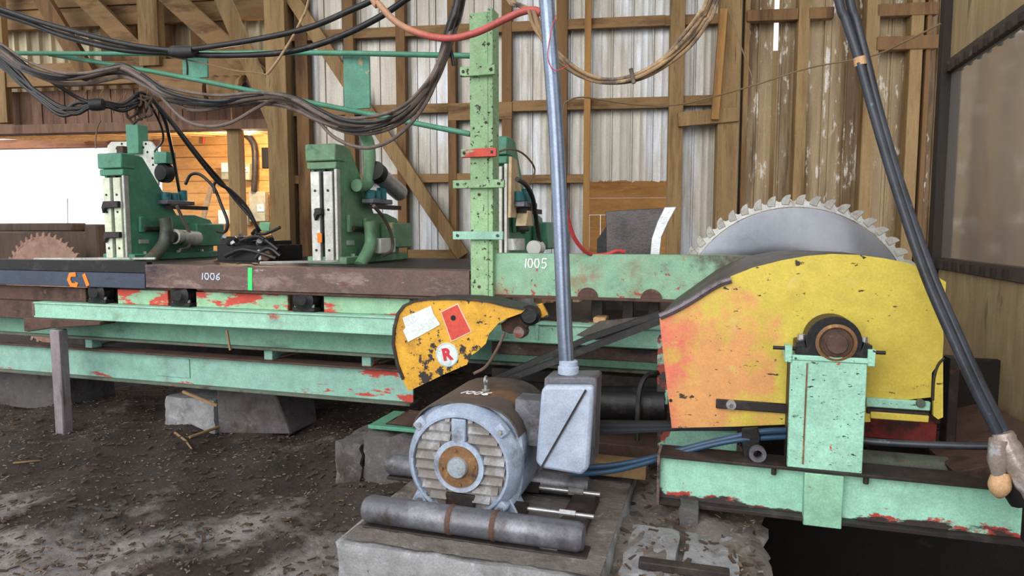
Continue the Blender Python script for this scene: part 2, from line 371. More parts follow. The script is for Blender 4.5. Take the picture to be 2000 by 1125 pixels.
# ------------------------------------------------------------------ ground
PIT = (0.22, 2.6, 1.2, 4.3)      # u0,u1,v0,v1
def gz(u, v):
    h = .025*sin(u*2.1 + v*1.3) + .02*sin(u*4.7 - v*3.1 + 1) + .012*sin(u*9.3 + v*7.7) + .008*sin(u*17 - v*13)
    k = max(0, min(1, (u + 1.15)/.35)) * max(0, min(1, (v - 1.6)/.4)) * max(0, min(1, (6.5 - v)/.8))
    k = k*k*(3 - 2*k)
    return h*(1 - .4*k) - .02 + .19*k
def ground(name, u0, u1, v0, v1, st, mt, **kw):
    nu = int(round((u1-u0)/st)); nv = int(round((v1-v0)/st)); b = MB(); rnd = random.Random(3)
    for j in range(nv + 1):
        for i in range(nu + 1):
            u = u0 + i*st; v = v0 + j*st
            b.v.append(Vector((u, v, gz(u, v) + (rnd.random()-.5)*.012)))
    for j in range(nv):
        for i in range(nu):
            u = u0 + (i+.5)*st; v = v0 + (j+.5)*st
            if PIT[0] < u < PIT[1] and PIT[2] < v < PIT[3]: continue
            a = j*(nu+1) + i; b.f.append((a, a+1, a+nu+2, a+nu+1))
    return b.build(name, mt, sharp=80, **kw)
flo = ground('floor', -8.0, 3.0, 0.9, 7.7, .05, 'dirt', kind='structure', label='dark trodden earth floor littered with bark and chips')
b = MB()
b.box(-30, 30, 7.6, 60, -.25, -.05)
b.build('ground', 'yard', kind='structure', label='pale bright yard outside the shed opening')
b = MB(); b.box(-30, -7.9, -10, 7.6, -.25, -.05); b.build('ground', 'dirt', kind='structure', label='bare earth yard left of the shed')
b = MB(); b.box(-7.9, 8, -10, .95, -.25, -.04); b.build('ground', 'dirt', kind='structure', label='bare earth yard in front of the shed')
# pit below the husk frame
u0, u1, v0, v1 = PIT
b = MB()
b.box(u0-.08, u0, v0, v1, -1.3, .13).box(u1, u1+.08, v0, v1, -1.3, .2).box(u0-.08, u1+.08, v1, v1+.08, -1.3, .22).box(u0-.08, u1+.08, v0-.08, v0, -1.3, 0)
b.box(u0-.08, u1+.08, v0-.08, v1+.08, -1.4, -1.3)
b.build('pit', 'pit_dirt', kind='structure', label='black sawdust pit under the saw frame')

# ------------------------------------------------------------------ back wall: metal sheets on posts and girts (wall-local coordinates)
wall = root('wall_back', WO, kind='structure', rz=WANG, label='back wall of pale ribbed metal sheets on brown timber framing')
WLOC[wall.name] = Vector((0, 0, 0))
def wb(name, mt, bld, parent=None, label=None, bevel=.004):
    return bld.build(name, mt, parent or wall, label=label, local=True, bevel=bevel)
SHT = .12      # sheets stand behind the framing
TOPZ = 4.5
def sheet(a0, a1, z0, z1, mt='sheet', pitch=.20, jag=False, dz=0):
    prof = []; k0 = math.floor(a0/pitch); a = k0*pitch
    xs = [(0,0),(.10*pitch/.2*.9,0),(.55,0)]
    pat = [(0, 0), (.30, 0), (.34, -.003), (.40, 0), (.62, 0), (.66, -.003), (.72, 0), (.86, 0), (.90, -.014), (.96, -.014)]
    pts = []
    while a < a1:
        for f, h in pat:
            q = a + f*pitch
            if a0 <= q <= a1: pts.append((q, h))
        a += pitch
    pts = [(a0, 0)] + pts + [(a1, 0)]
    b = MB(); n = len(pts)
    rnd = random.Random(int(a0*1000))
    for zz, tt in ((z0, 0), (z1, 1)):
        for q, h in pts:
            b.v.append(Vector((q, SHT + h, zz + (rnd.uniform(-.02, .02) if jag and tt == 0 else 0))))
    for zz, tt in ((z0, 0), (z1, 1)):
        for q, h in pts: b.v.append(Vector((q, SHT + h + .003, zz)))
    for i in range(n-1):
        b.f.append((i, i+1, n+i+1, n+i)); b.f.append((2*n+i, 3*n+i, 3*n+i+1, 2*n+i+1))
    wb('metal_sheet', mt, b, bevel=0)
aL = WP(540, 300).x
aO0, aO1 = WP(1150, 400).x, WP(1303, 400).x
zO = WP(1220, 350).z
a = aL; edges = []
while a < aO0 - .5: edges.append(a); a += .82
edges += [aO0 - .02]
for i in range(len(edges)-1): sheet(edges[i], edges[i+1] + .015, -.1, TOPZ)
mid = (aO0 + aO1)/2
sheet(aO0 - .02, mid, zO, TOPZ, jag=True); sheet(mid, aO1 + .02, zO - .01, TOPZ, jag=True)
aD = WP(1448, 300).x
sheet(aO1 + .02, aD, -.1, TOPZ)
# soiled sheets behind the saw, with a slit of daylight
aG = WP(1516, 60, SHT).x; zG = WP(1516, 92).z
sheet(aD, aG - .022, -.1, TOPZ, 'sheet_dirty'); 
aE = [aG + .022, aG + .5, aG + 1.0, aG + 1.5, WP(1905, 300).x]
for i in range(4): sheet(aE[i], aE[i+1] + .01, -.1, TOPZ, 'sheet_dirty')
b = MB(); b.box(aG - .05, aG + .05, SHT + .004, SHT + .03, .25, zG); wb('lath', 'timber', b)
# posts: (px left, px right at y~150, material, depth)
def post(x0, x1, mt='timber_dk', y0=150, d=.10, z0=0, z1=TOPZ, off=0, yb=None, lean=0):
    b = MB(); A = WP(x0, y0, off).x; B = WP(x1, y0, off).x
    b.bar(((A+B)/2 + lean, off + d/2, z0), ((A+B)/2, off + d/2, z1), B - A, d, side=(1,0,0))
    return wb('post', mt, b)
for x0, x1 in ((577, 601), (672, 691), (773, 791), (874, 890), (980, 999)):
    post(x0, x1)
post(1086, 1108, 'timber_dk', d=.11)
post(519, 558, 'timber', d=.2, off=-.12)
b = MB(); A = WP(1141, 150, -.04).x; B = WP(1154, 150, -.04).x; b.box(A, B, -.04, -.002, .2, TOPZ); wb('batten', 'timber_or', b)
post(1308, 1336, 'timber', d=.13, off=-.03)
post(1404, 1446, 'timber', d=.16, off=-.05)
post(1452, 1462, 'timber', d=.12)
post(1556, 1578, 'timber', d=.12, off=-.02)
post(1688, 1714, 'timber', d=.12, off=-.02)
post(1775, 1800, 'timber', d=.12, off=-.01)
post(1806, 1815, 'timber_dk', d=.10)
# girts
def girt(x0, x1, yt, yb, xm, mt='timber_h', off=.01, d=.05, tilt=0, name='girt'):
    A = WP(x0, yt, off).x; B = WP(x1, yt, off).x; z1 = WP(xm, yt, off).z; z0 = WP(xm, yb, off).z
    b = MB(); b.bar((A, off + d/2, (z0+z1)/2 - tilt), (B, off + d/2, (z0+z1)/2 + tilt), d, z1 - z0, side=(0,1,0))
    return wb(name, mt, b)
girt(556, 1300, 42, 62, 1000); girt(1300, 1445, 30, 50, 1300)
girt(556, 875, 206, 224, 700); girt(875, 1000, 200, 234, 940, off=-.005); girt(1000, 1310, 195, 216, 1060)
girt(1328, 1405, 186, 206, 1360)
girt(1325, 1444, 214, 242, 1380, 'timber', off=-.08, tilt=.02)
girt(556, 1000, 341, 358, 700); girt(1000, 1140, 341, 358, 1060)
girt(760, 912, 488, 512, 850); girt(556, 760, 488, 512, 640)
girt(1460, 1560, 18, 40, 1500, 'timber_dk', off=-.03, d=.09); girt(1580, 1630, 14, 36, 1600, 'timber_dk', off=-.02, d=.08)
girt(1714, 1835, 70, 96, 1760, 'timber_dk', off=-.03, d=.1); girt(1714, 1835, 6, 30, 1760, 'timber_dk', off=-.02, d=.09)
# braces
def brace(x0, y0, x1, y1, w, mt, off=-.03, d=.05, name='brace'):
    p = WP(x0, y0, off); q = WP(x1, y1, off)
    b = MB(); b.bar(p, q, w, d, side=(1,0,0)); return wb(name, mt, b)
brace(560, -20, 905, 500, .14, 'timber')
brace(1413, 18, 1396, 234, .07, 'timber_or', off=-.1)
# boards of the lean-to seen through the hole in the sheets
OH = 2.3
h0, h1 = WP(1110, 400, OH).x - .3, WP(1340, 400, OH).x + .5; hz = WP(1220, 345, OH).z
for i in range(5):
    z = hz + .62 - i*.225
    b = MB(); b.box(h0, h1, OH + .012*(i % 2), OH + .05, z - .222, z); wb('wall_board', 'siding', b)
nb = 16
for i in range(nb):
    w_ = (h1 - h0)/nb; q = h0 + i*w_
    b = MB(); b.box(q, q + w_ - .004, OH + .02, OH + .06, .2, hz + .62 - 5*.225); wb('wall_board', 'siding', b)

# ------------------------------------------------------------------ left bay behind: header, gable, siding, opening (same slant as the back wall)
def bx(name, mt, x0, y0, x1, y1, v, d, parent=None, bevel=.004, xm=None, **kw):
    """box whose front face covers the pixel rectangle on plane Y=v; d deep"""
    xm = (x0+x1)/2 if xm is None else xm; ym = (y0+y1)/2
    b = MB(); b.box(P(x0, ym, v).x, P(x1, ym, v).x, v, v + d, P(xm, y1, v).z, P(xm, y0, v).z)
    return b.build(name, mt, parent, bevel=bevel, **kw)
def wroot(name, label):
    o = root(name, WO, kind='structure', rz=WANG, label=label); WLOC[o.name] = Vector((0, 0, 0)); return o
def wbx(name, mt, x0, y0, x1, y1, off, d, parent, xm=None, bevel=.004):
    xm = (x0+x1)/2 if xm is None else xm; ym = (y0+y1)/2
    b = MB(); b.box(WP(x0, ym, off).x, WP(x1, ym, off).x, off, off + d, WP(xm, y1, off).z, WP(xm, y0, off).z)
    return b.build(name, mt, parent, local=True, bevel=bevel)
OG = 1.5
gab = wroot('wall_gable', 'timber gable framing over the open end of the shed')
def wz(y, off, x=270): return WP(x, y, off).z
aA = WP(-140, 200, OG).x; aB = WP(560, 200, OG).x
for i in range(9):
    q0 = aA + (aB - aA)*i/9; q1 = aA + (aB - aA)*(i+1)/9
    b = MB(); n = 3
    for j in range(n):
        s0 = q0 + (q1-q0)*j/n; s1 = q0 + (q1-q0)*(j+1)/n
        b.box(s0, s1 - .03, OG + .5, OG + .53, wz(165, OG), wz(-130, OG))
        b.box(s1 - .034, s1, OG + .44, OG + .53, wz(165, OG), wz(-130, OG))
    b.build('glow_strip', 'sheet_gable', gab, local=True)  # opaque pale strips, drawn as if lit through from outside
nb = 30
for i in range(nb):
    q0 = aA + (aB - aA)*i/nb; q1 = aA + (aB - aA)*(i+1)/nb
    b = MB(); b.box(q0, q1 - .012, OG + .2 + .01*(i % 2), OG + .24, wz(246, OG), wz(165, OG)); b.build('plank', 'plank_brown', gab, local=True)
wbx('header_beam', 'plank_brown', -140, 238, 545, 256, OG - .05, .2, gab, xm=270)
wbx('chord', 'timber_h', -140, 117, 545, 162, OG - .02, .09, gab, xm=270)
wbx('chord', 'timber_h', -140, 18, 545, 55, OG + .25, .09, gab, xm=100)
wbx('chord', 'timber_h', -140, -32, 545, 16, OG + .23, .09, gab, xm=100)
wbx('chord', 'timber_h', -140, -100, 545, -35, OG + .25, .09, gab, xm=100)
wbx('blocking', 'timber_dk', 196, 40, 266, 118, OG + .3, .06, gab)
wbx('blocking', 'timber_dk', 306, 40, 332, 118, OG + .3, .06, gab)
wbx('blocking', 'timber_dk', 372, 30, 448, 118, OG + .3, .06, gab)
wbx('king_post', 'timber', 266, -120, 306, 128, OG - .08, .14, gab)
wbx('stud', 'timber', -20, -100, 4, 240, OG - .04, .1, gab)
for x0, y0, x1, y1, w, mt, vv in ((66, -30, 176, 150, .21, 'timber_dk', OG - .12), (140, -30, 292, 122, .24, 'timber_h', OG - .02), (318, -20, 506, 150, .26, 'timber_h', OG - .1), (424, -30, 548, 262, .19, 'timber', OG - .35)):
    b = MB(); b.bar(WP(x0, y0, vv), WP(x1, y1, vv), w, .09, side=(1,0,0)); b.build('web', mt, gab, local=True, bevel=.004)
def wall2world(p): return WO + WDIR*p.x + WNOR*p.y + Vector((0, 0, p.z))
for (x0, x1, y, r, lab) in ((285, 408, 178, .135, 'rough round log laid along the gable, end hollow'), (418, 480, 176, .17, 'thick rough log beside the diagonal web')):
    pts = [wall2world(WP(x, y, OG - .35)) for x in (x0, x0 + (x1-x0)*.33, x0 + (x1-x0)*.7, x1)]
    lg_ = root('gable_log', pts[0], lab, 'log', 'gable logs')
    b = MB(); b.tube(smooth(pts, 4), [r + .012*sin(i*1.7) for i in range(13)], 14); b.build('trunk', 'timber_h', lg_)
    b = MB(); d_ = (pts[-1] - pts[-2]).normalized(); b.cyl(pts[-1] - d_*.02, pts[-1] + d_*.008, r*.55, 14); b.build('hollow', 'ink_black', lg_)
# pale eave rafters and lower beam beyond
OF = 3.6
eave = wroot('wall_eave', 'eave with pale rafters above the bright opening')
wbx('eave_beam', 'board_red', -140, 271, 345, 289, OF, .12, eave, xm=100)
for i in range(16):
    q = WP(-100, 262, OG).x + i*.40
    b = MB(); b.bar((q, OG + .1, wz(250, OG)), (q + .35, OF + .1, wz(268, OF)), .08, .10, side=(1,0,0)); b.build('rafter', 'siding', eave, local=True)
wbx('post', 'timber', 447, 246, 470, 520, OG + .05, .14, gab)
# lit siding of the electrical room
sid = wroot('wall_siding', 'warm orange horizontal plank siding behind the carriage')
OS = 3.0
z = WP(430, 540, OS).z; ztop = WP(430, 252, OS).z; i = 0
while z < ztop:
    b = MB(); b.box(WP(318, 400, OS).x, WP(640, 400, OS).x, OS - .004*(i % 3), OS + .04, z, min(z + .185, ztop)); b.build('siding_board', 'siding', sid, local=True, bevel=.008); z += .186; i += 1
wbx('window_hole', 'ink_black', 511, 288, 527, 328, OS - .03, .03, sid)
lampP = wall2world(WP(486, 250, OG + .6)) - Vector((0, 0, .05))
wl = root('added_lamp', lampP, 'bare warm lamp added under the electrical room eave to light the siding', 'lamp')  # lamp added to give the plank siding its warm glow
b = MB(); b.lathe([(0, -.05), (.03, -.03), (.035, 0), (.02, .03), (0, .035)], lampP, 'z', 14); b.build('bulb', 'bulb', wl)
b = MB(); b.cyl(lampP + Vector((0, 0, .03)), lampP + Vector((0, 0, .12)), .02, 10); b.build('socket', 'ink_black', wl)
ld = bpy.data.lights.new('lamp_light', 'POINT'); ld.energy = 70; ld.color = (1, .78, .5); ld.shadow_soft_size = .06
lo = bpy.data.objects.new('lamp_light', ld); COL.objects.link(lo); lo.location = (0, 0, -.08); lo.parent = wl

# ------------------------------------------------------------------ roof (above the frame, shades the back of the shed)
roof = root('ceiling', (0, 6, 6.4), kind='structure', label='corrugated shed roof on timber rafters')
for i in range(10):
    q = -9.5 + i*1.4
    b = MB(); b.add([(q,2.2,6.2),(q+1.39,2.2,6.2),(q+1.39,7.3,6.7),(q,7.3,6.7),(q,2.2,6.24),(q+1.39,2.2,6.24),(q+1.39,7.3,6.74),(q,7.3,6.74)], [(0,3,2,1),(4,5,6,7),(0,1,5,4),(1,2,6,5),(2,3,7,6),(3,0,4,7)])
    b.build('roof_panel', 'roof_wood', roof)

# ------------------------------------------------------------------ operator cab wall on the right (plane across the track)
UC = 1.5
cab = root('wall_right', (UC, 4.2, 0), kind='structure', label='plywood cab wall with a grey plastic window sheet')
vA = PU(1843, 300, UC).y; vZ = 2.4
def cb(name, mt, v0, v1, z0, z1, t0, t1, **kw):
    b = MB(); b.box(UC + t0, UC + t1, v0, v1, z0, z1); return b.build(name, mt, cab, **kw)
zt = PU(1925, 78, UC).z; zb_ = PU(1915, 522, UC).z
cb('plywood_sheet', 'plywood', vZ, vA, zt, 4.6, 0, .03)
cb('plywood_sheet', 'plywood', vZ, vA, .38, zb_, 0, .03)
cb('plastic_window', 'cab_plastic', vZ, vA - .02, zb_ - .02, zt + .02, .012, .022)
cb('window_trim', 'trim_dark', vZ, vA, zt - .05, zt + .035, -.02, .012, bevel=.004)
cb('window_trim', 'trim_dark', vZ, vA, zb_ - .05, zb_ + .03, -.02, .012, bevel=.004)
cb('corner_post', 'frame_black', vA - .03, vA + .07, 0, 4.6, -.05, .06, bevel=.006)
for i in range(8):
    q = vA - .1 - i*.16
    cb('clip', 'frame_black', q - .02, q + .02, zt - .055, zt - .01, -.034, -.02); cb('clip', 'frame_black', q - .02, q + .02, zb_ - .045, zb_ + .01, -.034, -.02)
# sloping sawdust-covered board under the cab
b = MB(); b.bar((1.22, 3.2, .52), (1.26, 5.0, .42), .44, .05, side=(1,0,.35)); b.build('sloping_board', 'rust_brown', label='sawdust covered board sloping along the foot of the cab wall', cat='board', bevel=.006)

# plank wall added behind the viewer, a dark reflection for the saw blade
fr = root('wall_reflect', (4, -4.2, 0), kind='structure', label='dark plank wall added behind the viewer for the saw blade to reflect')
for i in range(24):
    b = MB(); b.box(.95 + i*.25, .95 + i*.25 + .245, -4.3, -4.25 + .01*(i % 2), -.1, 5.0); b.build('wall_plank', 'plank_dk', fr)

# ================================================================== MACHINERY
def poly(pts, v): return [(P(x, y, v).x, P(x, y, v).z) for x, y in pts]
def bolt(parent, c, r, mt='steel', ax='y', l=.014, name='bolt', label=None):
    b = MB(); n = 6
    d = {'y': Vector((0,-1,0)), 'x': Vector((1,0,0)), 'z': Vector((0,0,1))}[ax]
    b.cyl(Vector(c), Vector(c) + d*l, r, n); return b.build(name, mt, parent, label=label)

# ------------------------------------------------------------------ concrete footing, platform blocks
def rough_block(name, x0, x1, y0, y1, z0, z1, mt, label, cat='concrete block', cuts=6, amp=.008, parent=None, group=None, taper=0):
    me = bpy.data.meshes.new(name); bm = bmesh.new()
    bmesh.ops.create_cube(bm, size=1.0)
    bmesh.ops.subdivide_edges(bm, edges=bm.edges, cuts=cuts, use_grid_fill=True)
    rnd = random.Random(int(abs(x0)*1000 + z1*77)); cx, cy = (x0+x1)/2, (y0+y1)/2
    for v in bm.verts:
        k = 1 - taper*(v.co.z + .5); j = lambda: (rnd.random()-.5)*2*amp
        edge = sum(1 for t in v.co if abs(abs(t) - .5) < 1e-4) >= 2
        q = .985 if edge else 1
        v.co = Vector((v.co.x*(x1-x0)*k*q + j(), v.co.y*(y1-y0)*k*q + j(), (v.co.z*q + .5)*(z1-z0) + j()))
    bm.to_mesh(me); bm.free(); me.shade_smooth(); me.set_sharp_from_angle(angle=R(50)); me.materials.append(M[mat_] if (mat_ := mt) else None)
    o = bpy.data.objects.new(name, me); COL.objects.link(o)
    w = Vector((cx, cy, z0)); o.location = w - (WLOC[parent.name] if parent else Vector((0,0,0)))
    if parent: o.parent = parent
    WLOC[o.name] = w
    tag(o, label, cat if label else None, group); return o
SLZ = .25
sl = F(653, 1058, SLZ)
ZG = -.04
rough_block('concrete_footing', sl.x, -.36, sl.y, 3.55, ZG, SLZ, 'concrete', 'large pale concrete footing under the electric motor', 'footing', 9, .007)
b = MB(); rnd = random.Random(8); nu, nv = 24, 24
for j in range(nv+1):
    for i in range(nu+1):
        u = sl.x + .02 + (-.37 - sl.x - .02)*i/nu; v = sl.y + .02 + (.015*rnd.random() if j == 0 else 0) + (3.53 - sl.y - .03)*j/nv
        b.v.append(Vector((u, v, SLZ + .004 + .006*rnd.random())))
for j in range(nv):
    for i in range(nu):
        a = j*(nu+1)+i; b.f.append((a, a+1, a+nu+2, a+nu+1))
b.build('mud_crust', 'mud', kind='stuff', label='thin dried mud crust on top of the motor footing', sharp=80)
q = F(1232, 1022, .2)
cx0, cx1 = F(1232, 1060, .2).x, F(1432, 1090, .2).x
rough_block('concrete_block', cx0 - .01, (cx0+cx1)/2 - .01, 2.35, 2.86, .0, .215, 'concrete', 'grey concrete block set in the mud, nearer the motor footing', amp=.005)
rough_block('concrete_block', (cx0+cx1)/2 + .012, cx1 + .02, 2.36, 2.86, .0, .21, 'concrete', 'grey concrete block set in the mud beside the pit edge', amp=.005)
b = MB(); b.bar(F(1248, 1098, .235), F(1425, 1122, .235), .05, .03); b.build('plank_scrap', 'dark_steel', label='dark flat bar lying across the concrete blocks by the pit', cat='bar', bevel=.004)
q = F(1350, 1025, .2); w_ = .07
rough_block('brick', q.x - .05, q.x + .03, 2.93, 3.05, .14, P(1350, 990, 2.95).z, 'concrete_dk', 'small grey brick wedged under the left end of the base beam', 'brick', 3, .004)
# platform of mud under the husk frame
b = MB(); nu, nv = 26, 40; rnd = random.Random(5)
for j in range(nv+1):
    for i in range(nu+1):
        u = -.42 + (.66)*i/nu; v = 1.9 + 2.2*j/nv
        if i == nu: u += rnd.uniform(-.02, .02)
        e = min(1, (nu - i)/3) * min(1, j/4)
        b.v.append(Vector((u, v, .15 + .05*e + .02*sin(u*13 + v*9) + rnd.uniform(-.012, .012))))
for j in range(nv):
    for i in range(nu):
        a = j*(nu+1)+i; b.f.append((a, a+1, a+nu+2, a+nu+1))
b.build('mud_bank', 'mud', label='grey mud and sawdust banked between motor footing and pit', kind='stuff', sharp=80)

# ------------------------------------------------------------------ electric motor
VMF = 2.60
mc = P(896, 911, VMF); mr = P(990, 905, VMF).x - mc.x
RO = mr*1.15
mot = root('electric_motor', (mc.x, VMF + .3, SLZ + .1), 'grey electric motor with round ribbed end cover on pipe rails', 'motor')
b = MB()
prof = []
for k in range(40):          # squarish barrel: superellipse section
    a_ = 2*pi*k/40; e = 3.0
    rr = RO*1.03/((abs(cos(a_))**e + abs(sin(a_))**e)**(1/e))
    prof.append((mc.x + rr*cos(a_), mc.z + rr*sin(a_)*.99))
b.prism(prof, 'y', VMF + .10, VMF + .56)
b.build('barrel', 'motor', mot, bevel=.01)
b = MB(); top = [p for p in prof if p[1] > mc.z + RO*.45]
top = sorted(top, key=lambda p: p[0])
outer = [(mc.x + (x - mc.x)*1.02, mc.z + (z - mc.z)*1.025 + .002) for x, z in top]
b.prism(top + outer[::-1], 'y', VMF + .07, VMF + .585); b.build('top_cover', 'motor_top', mot, label='dark oily top cover of the motor')
b = MB(); b.lathe([(RO*1.0, .13), (RO*1.04, .12), (RO*1.04, .06), (RO*1.0, .03), (RO*.9, .0), (RO*.86, .0), (RO*.84, .02), (RO*.84, .13)], (mc.x, VMF, mc.z), 'y', 56)
b.build('end_bell', 'motor', mot)
b = MB(); b.lathe([(0, .02), (RO*.85, .02), (RO*.85, .07), (0, .07)], (mc.x, VMF, mc.z), 'y', 48); b.build('end_plate', 'motor_fin', mot)
ns = 10
for i in range(ns):           # horizontal louvre ribs across the end plate
    zz = -RO*.78 + i*RO*1.56/(ns-1); hw = math.sqrt(max(0, (RO*.82)**2 - zz*zz))
    lo = math.sqrt(max(0, (RO*.45)**2 - zz*zz))
    gap = max(lo, RO*.17 if zz > 0 else (RO*.24 if zz < -RO*.4 else 0))
    for s in (-1, 1):
        if hw - gap < .015: continue
        b = MB(); x0 = mc.x + s*gap; x1 = mc.x + s*hw
        b.add([(x0, VMF + .021, mc.z + zz - .004), (x1, VMF + .021, mc.z + zz - .004), (x1, VMF + .021, mc.z + zz + .026), (x0, VMF + .021, mc.z + zz + .026),
               (x0, VMF + .0, mc.z + zz - .002), (x1, VMF + .0, mc.z + zz - .002), (x1, VMF + .017, mc.z + zz + .026), (x0, VMF + .017, mc.z + zz + .026)],
              [(0,1,2,3),(4,7,6,5),(0,4,5,1),(1,5,6,2),(2,6,7,3),(3,7,4,0)])
        b.build('louvre', 'motor_fin', mot)
b = MB(); b.lathe([(RO*.33, -.004), (RO*.46, -.004), (RO*.46, .02), (RO*.33, .02)], (mc.x, VMF, mc.z), 'y', 40); b.build('bearing_boss', 'motor', mot)
b = MB(); b.box(mc.x - RO*.13, mc.x + RO*.13, VMF - .003, VMF + .02, mc.z + RO*.44, mc.z + RO*.83); b.build('boss_rib', 'motor', mot, bevel=.004)
hub = MB(); hub.lathe([(RO*.16, -.012), (RO*.36, -.012), (RO*.37, .0), (RO*.37, .02)], (mc.x, VMF, mc.z), 'y', 40)
hub = hub.build('bearing_cap', 'hub_rust', mot, label='rusty ring around the shaft end')
b = MB(); b.lathe([(0, -.03), (RO*.165, -.03), (RO*.185, -.022), (RO*.185, .01)], (mc.x, VMF, mc.z), 'y', 32); b.build('shaft_end', 'shaft_steel', mot, label='pale bare shaft end')
for k in range(4):
    a_ = R(8 + 90*k); bolt(hub, (mc.x + cos(a_)*RO*.30, VMF - .012, mc.z + sin(a_)*RO*.30), .008, 'hub_rust', l=.008)
b = MB(); b.box(mc.x - RO*.26, mc.x + RO*.27, VMF + .004, VMF + .02, mc.z - RO*.80, mc.z - RO*.50); b.build('oil_stained_plate', 'dark_steel', mot, bevel=.003)
for a_ in (42, 138, 222, 318):   # lugs of the end bell
    a_ = R(a_); c = Vector((mc.x + cos(a_)*RO*1.0, VMF + .03, mc.z + sin(a_)*RO*1.0))
    b = MB(); b.bar(c + Vector((-.028*sin(a_), 0, .028*cos(a_))), c - Vector((-.028*sin(a_), 0, .028*cos(a_))), .05, .045, side=(0,1,0)); lg = b.build('lug', 'motor', mot, bevel=.006)
    bolt(lg, c + Vector((0, -.024, 0)), .011)
for s in (-1, 1):                # feet
    x0 = mc.x + s*RO*.62; x1 = mc.x + s*RO*1.16
    zf = mc.z - RO*1.02
    for v0 in (VMF + .05, VMF + .42):
        b = MB(); b.prism([(x0, zf - .05), (x1, zf - .05), (x1, zf - .02), (x0 + s*.06, mc.z - RO*.55), (x0 - s*.03, mc.z - RO*.7)], 'y', v0, v0 + .12)
        ft = b.build('foot', 'motor', mot, bevel=.005); bolt(ft, (x1 - s*.03, v0 + .05, zf - .025), .014, ax='z', l=.02)
b = MB(); b.box(mc.x - RO*1.1, mc.x + RO*1.1, VMF + .06, VMF + .54, mc.z - RO*1.09, mc.z - RO*.98); b.build('foot_pad', 'motor', mot)
eye = P(944, 738, VMF + .3)
b = MB(); b.cyl((mc.x + .02, VMF + .3, mc.z + RO*.98), (mc.x + .02, VMF + .3, mc.z + RO*1.17), .009, 10); b.lathe([(.02, 0), (.02, .01), (.014, .012)], (mc.x + .02, VMF + .3, mc.z + RO*1.035), 'z', 14)
b.tube([(mc.x + .02, VMF + .3 + .018*cos(t*pi/6), mc.z + RO*1.17 + .02 + .018*sin(t*pi/6)) for t in range(12)], .006, 6, True); b.build('lifting_eye', 'steel', mot)
# scribbled chalk number on the top cover
ty = VMF + .2; rz_ = mc.z + RO*1.055
b = MB()
def scr(strokes, org, sx, sy, w, n=(0,0,1), ex=(1,0,0), ey=(0,1,0)):
    for s in strokes: b.ribbon([Vector(org) + Vector(ex)*(p[0]*sx) + Vector(ey)*(p[1]*sy) for p in s], w, n, .0025)
D1 = [[(.22, 0), (.34, 1)]]
D0 = [[(.15,.1),(0,.5),(.15,.95),(.5,.95),(.62,.5),(.45,.05),(.15,.1)]]
D5 = [[(.7,1),(.15,1),(.1,.55),(.5,.6),(.65,.3),(.4,0),(0,.05)]]
D6 = [[(.6,1),(.15,.6),(.05,.2),(.35,0),(.6,.2),(.45,.45),(.1,.35)]]
DC = [[(.75,1),(.2,.95),(.05,.5),(.2,.1),(.8,.05)]]
DI = [[(.2,1),(.35,0)]]
def at_(D, dx): return [[(x + dx, y) for x, y in s] for s in D]
scr(at_(D1, 0) + at_(D0, .55) + at_(D0, 1.35) + at_(D6, 2.15), (mc.x - .075, ty, rz_ + .004), .048, .05, .006, ey=(.2, 1, 0))
b.build('chalk_number', 'chalk', mot)

# junction box and conduit
VJ = 2.70
J = [P(1050, 770, VJ), P(1160, 755, VJ), P(1150, 930, VJ), P(1046, 915, VJ)]
jb = root('junction_box', ((J[0].x + J[1].x)/2, VJ + .1, J[2].z), 'tall pale grey junction box on the right side of the motor', 'junction box')
x0, x1, z0, z1 = J[0].x - .005, J[1].x, J[2].z, J[1].z
b = MB(); b.prism([(x0 + .02, z1 - .03), (x0 + .04, z1 - .012), (x1 - .004, z1), (x1 - .004, z1 - .05), (x1 - .02, z0 + .03), (x1 - .05, z0 - .002), (x0 + .02, z0 + .01), (x0 - .005, z0 + .035)], 'y', VJ, VJ + .05); b.build('cover', 'jbox', jb, bevel=.014, seg=2)
b = MB(); b.prism([(x0 + .02, z1 + .015), (x1 + .002, z1 + .03), (x1 - .008, z0 + .03), (x1 - .045, z0 + .005), (x0 + .015, z0 + .015), (x0 - .0, z0 + .04)], 'y', VJ + .055, VJ + .2); b.build('housing', 'gun_steel', jb, bevel=.01)
b = MB(); b.box(mc.x + RO*.8, x0 + .06, VJ + .08, VJ + .2, z0 + .08, z1 - .1); b.build('throat', 'gun_steel', jb)
b = MB(); b.bar(P(1144, 762, VJ - .006), P(1052, 922, VJ - .006), .008, .008); b.build('cord', 'dark_steel', jb)
cp = [P(1110, 752, VJ + .12), P(1103, 640, VJ + .13), P(1094, 420, VJ + .16), P(1085, 240, VJ + .18), P(1072, 60, VJ + .2), P(1064, -60, VJ + .21), P(1040, -420, VJ + .25)]
co = root('conduit', cp[0], 'long blue grey steel conduit rising from the junction box', 'conduit')
b = MB(); rr = [.0335]*3 + [.033, .032, .032]; b.tube(smooth(cp, 4), .0335, 20); b.build('pipe', 'conduit', co)
b = MB(); b.lathe([(.046, 0), (.046, .03), (.041, .034), (.041, .055), (.034, .06)], Vector((cp[0].x, cp[0].y, z1 + .022)), 'z', 20); b.build('connector', 'jbox', co)
b = MB(); b.tube(smooth([P(1086, 30, VJ + .15), P(1078, 55, VJ + .15), P(1070, 100, VJ + .15), P(1073, 125, VJ + .15), P(1087, 138, VJ + .15), P(1110, 128, VJ + .15)], 5), .0022, 6)
b.build('tie_wire', 'hose_redthin', label='thin red tie wire looped round the conduit', cat='wire')

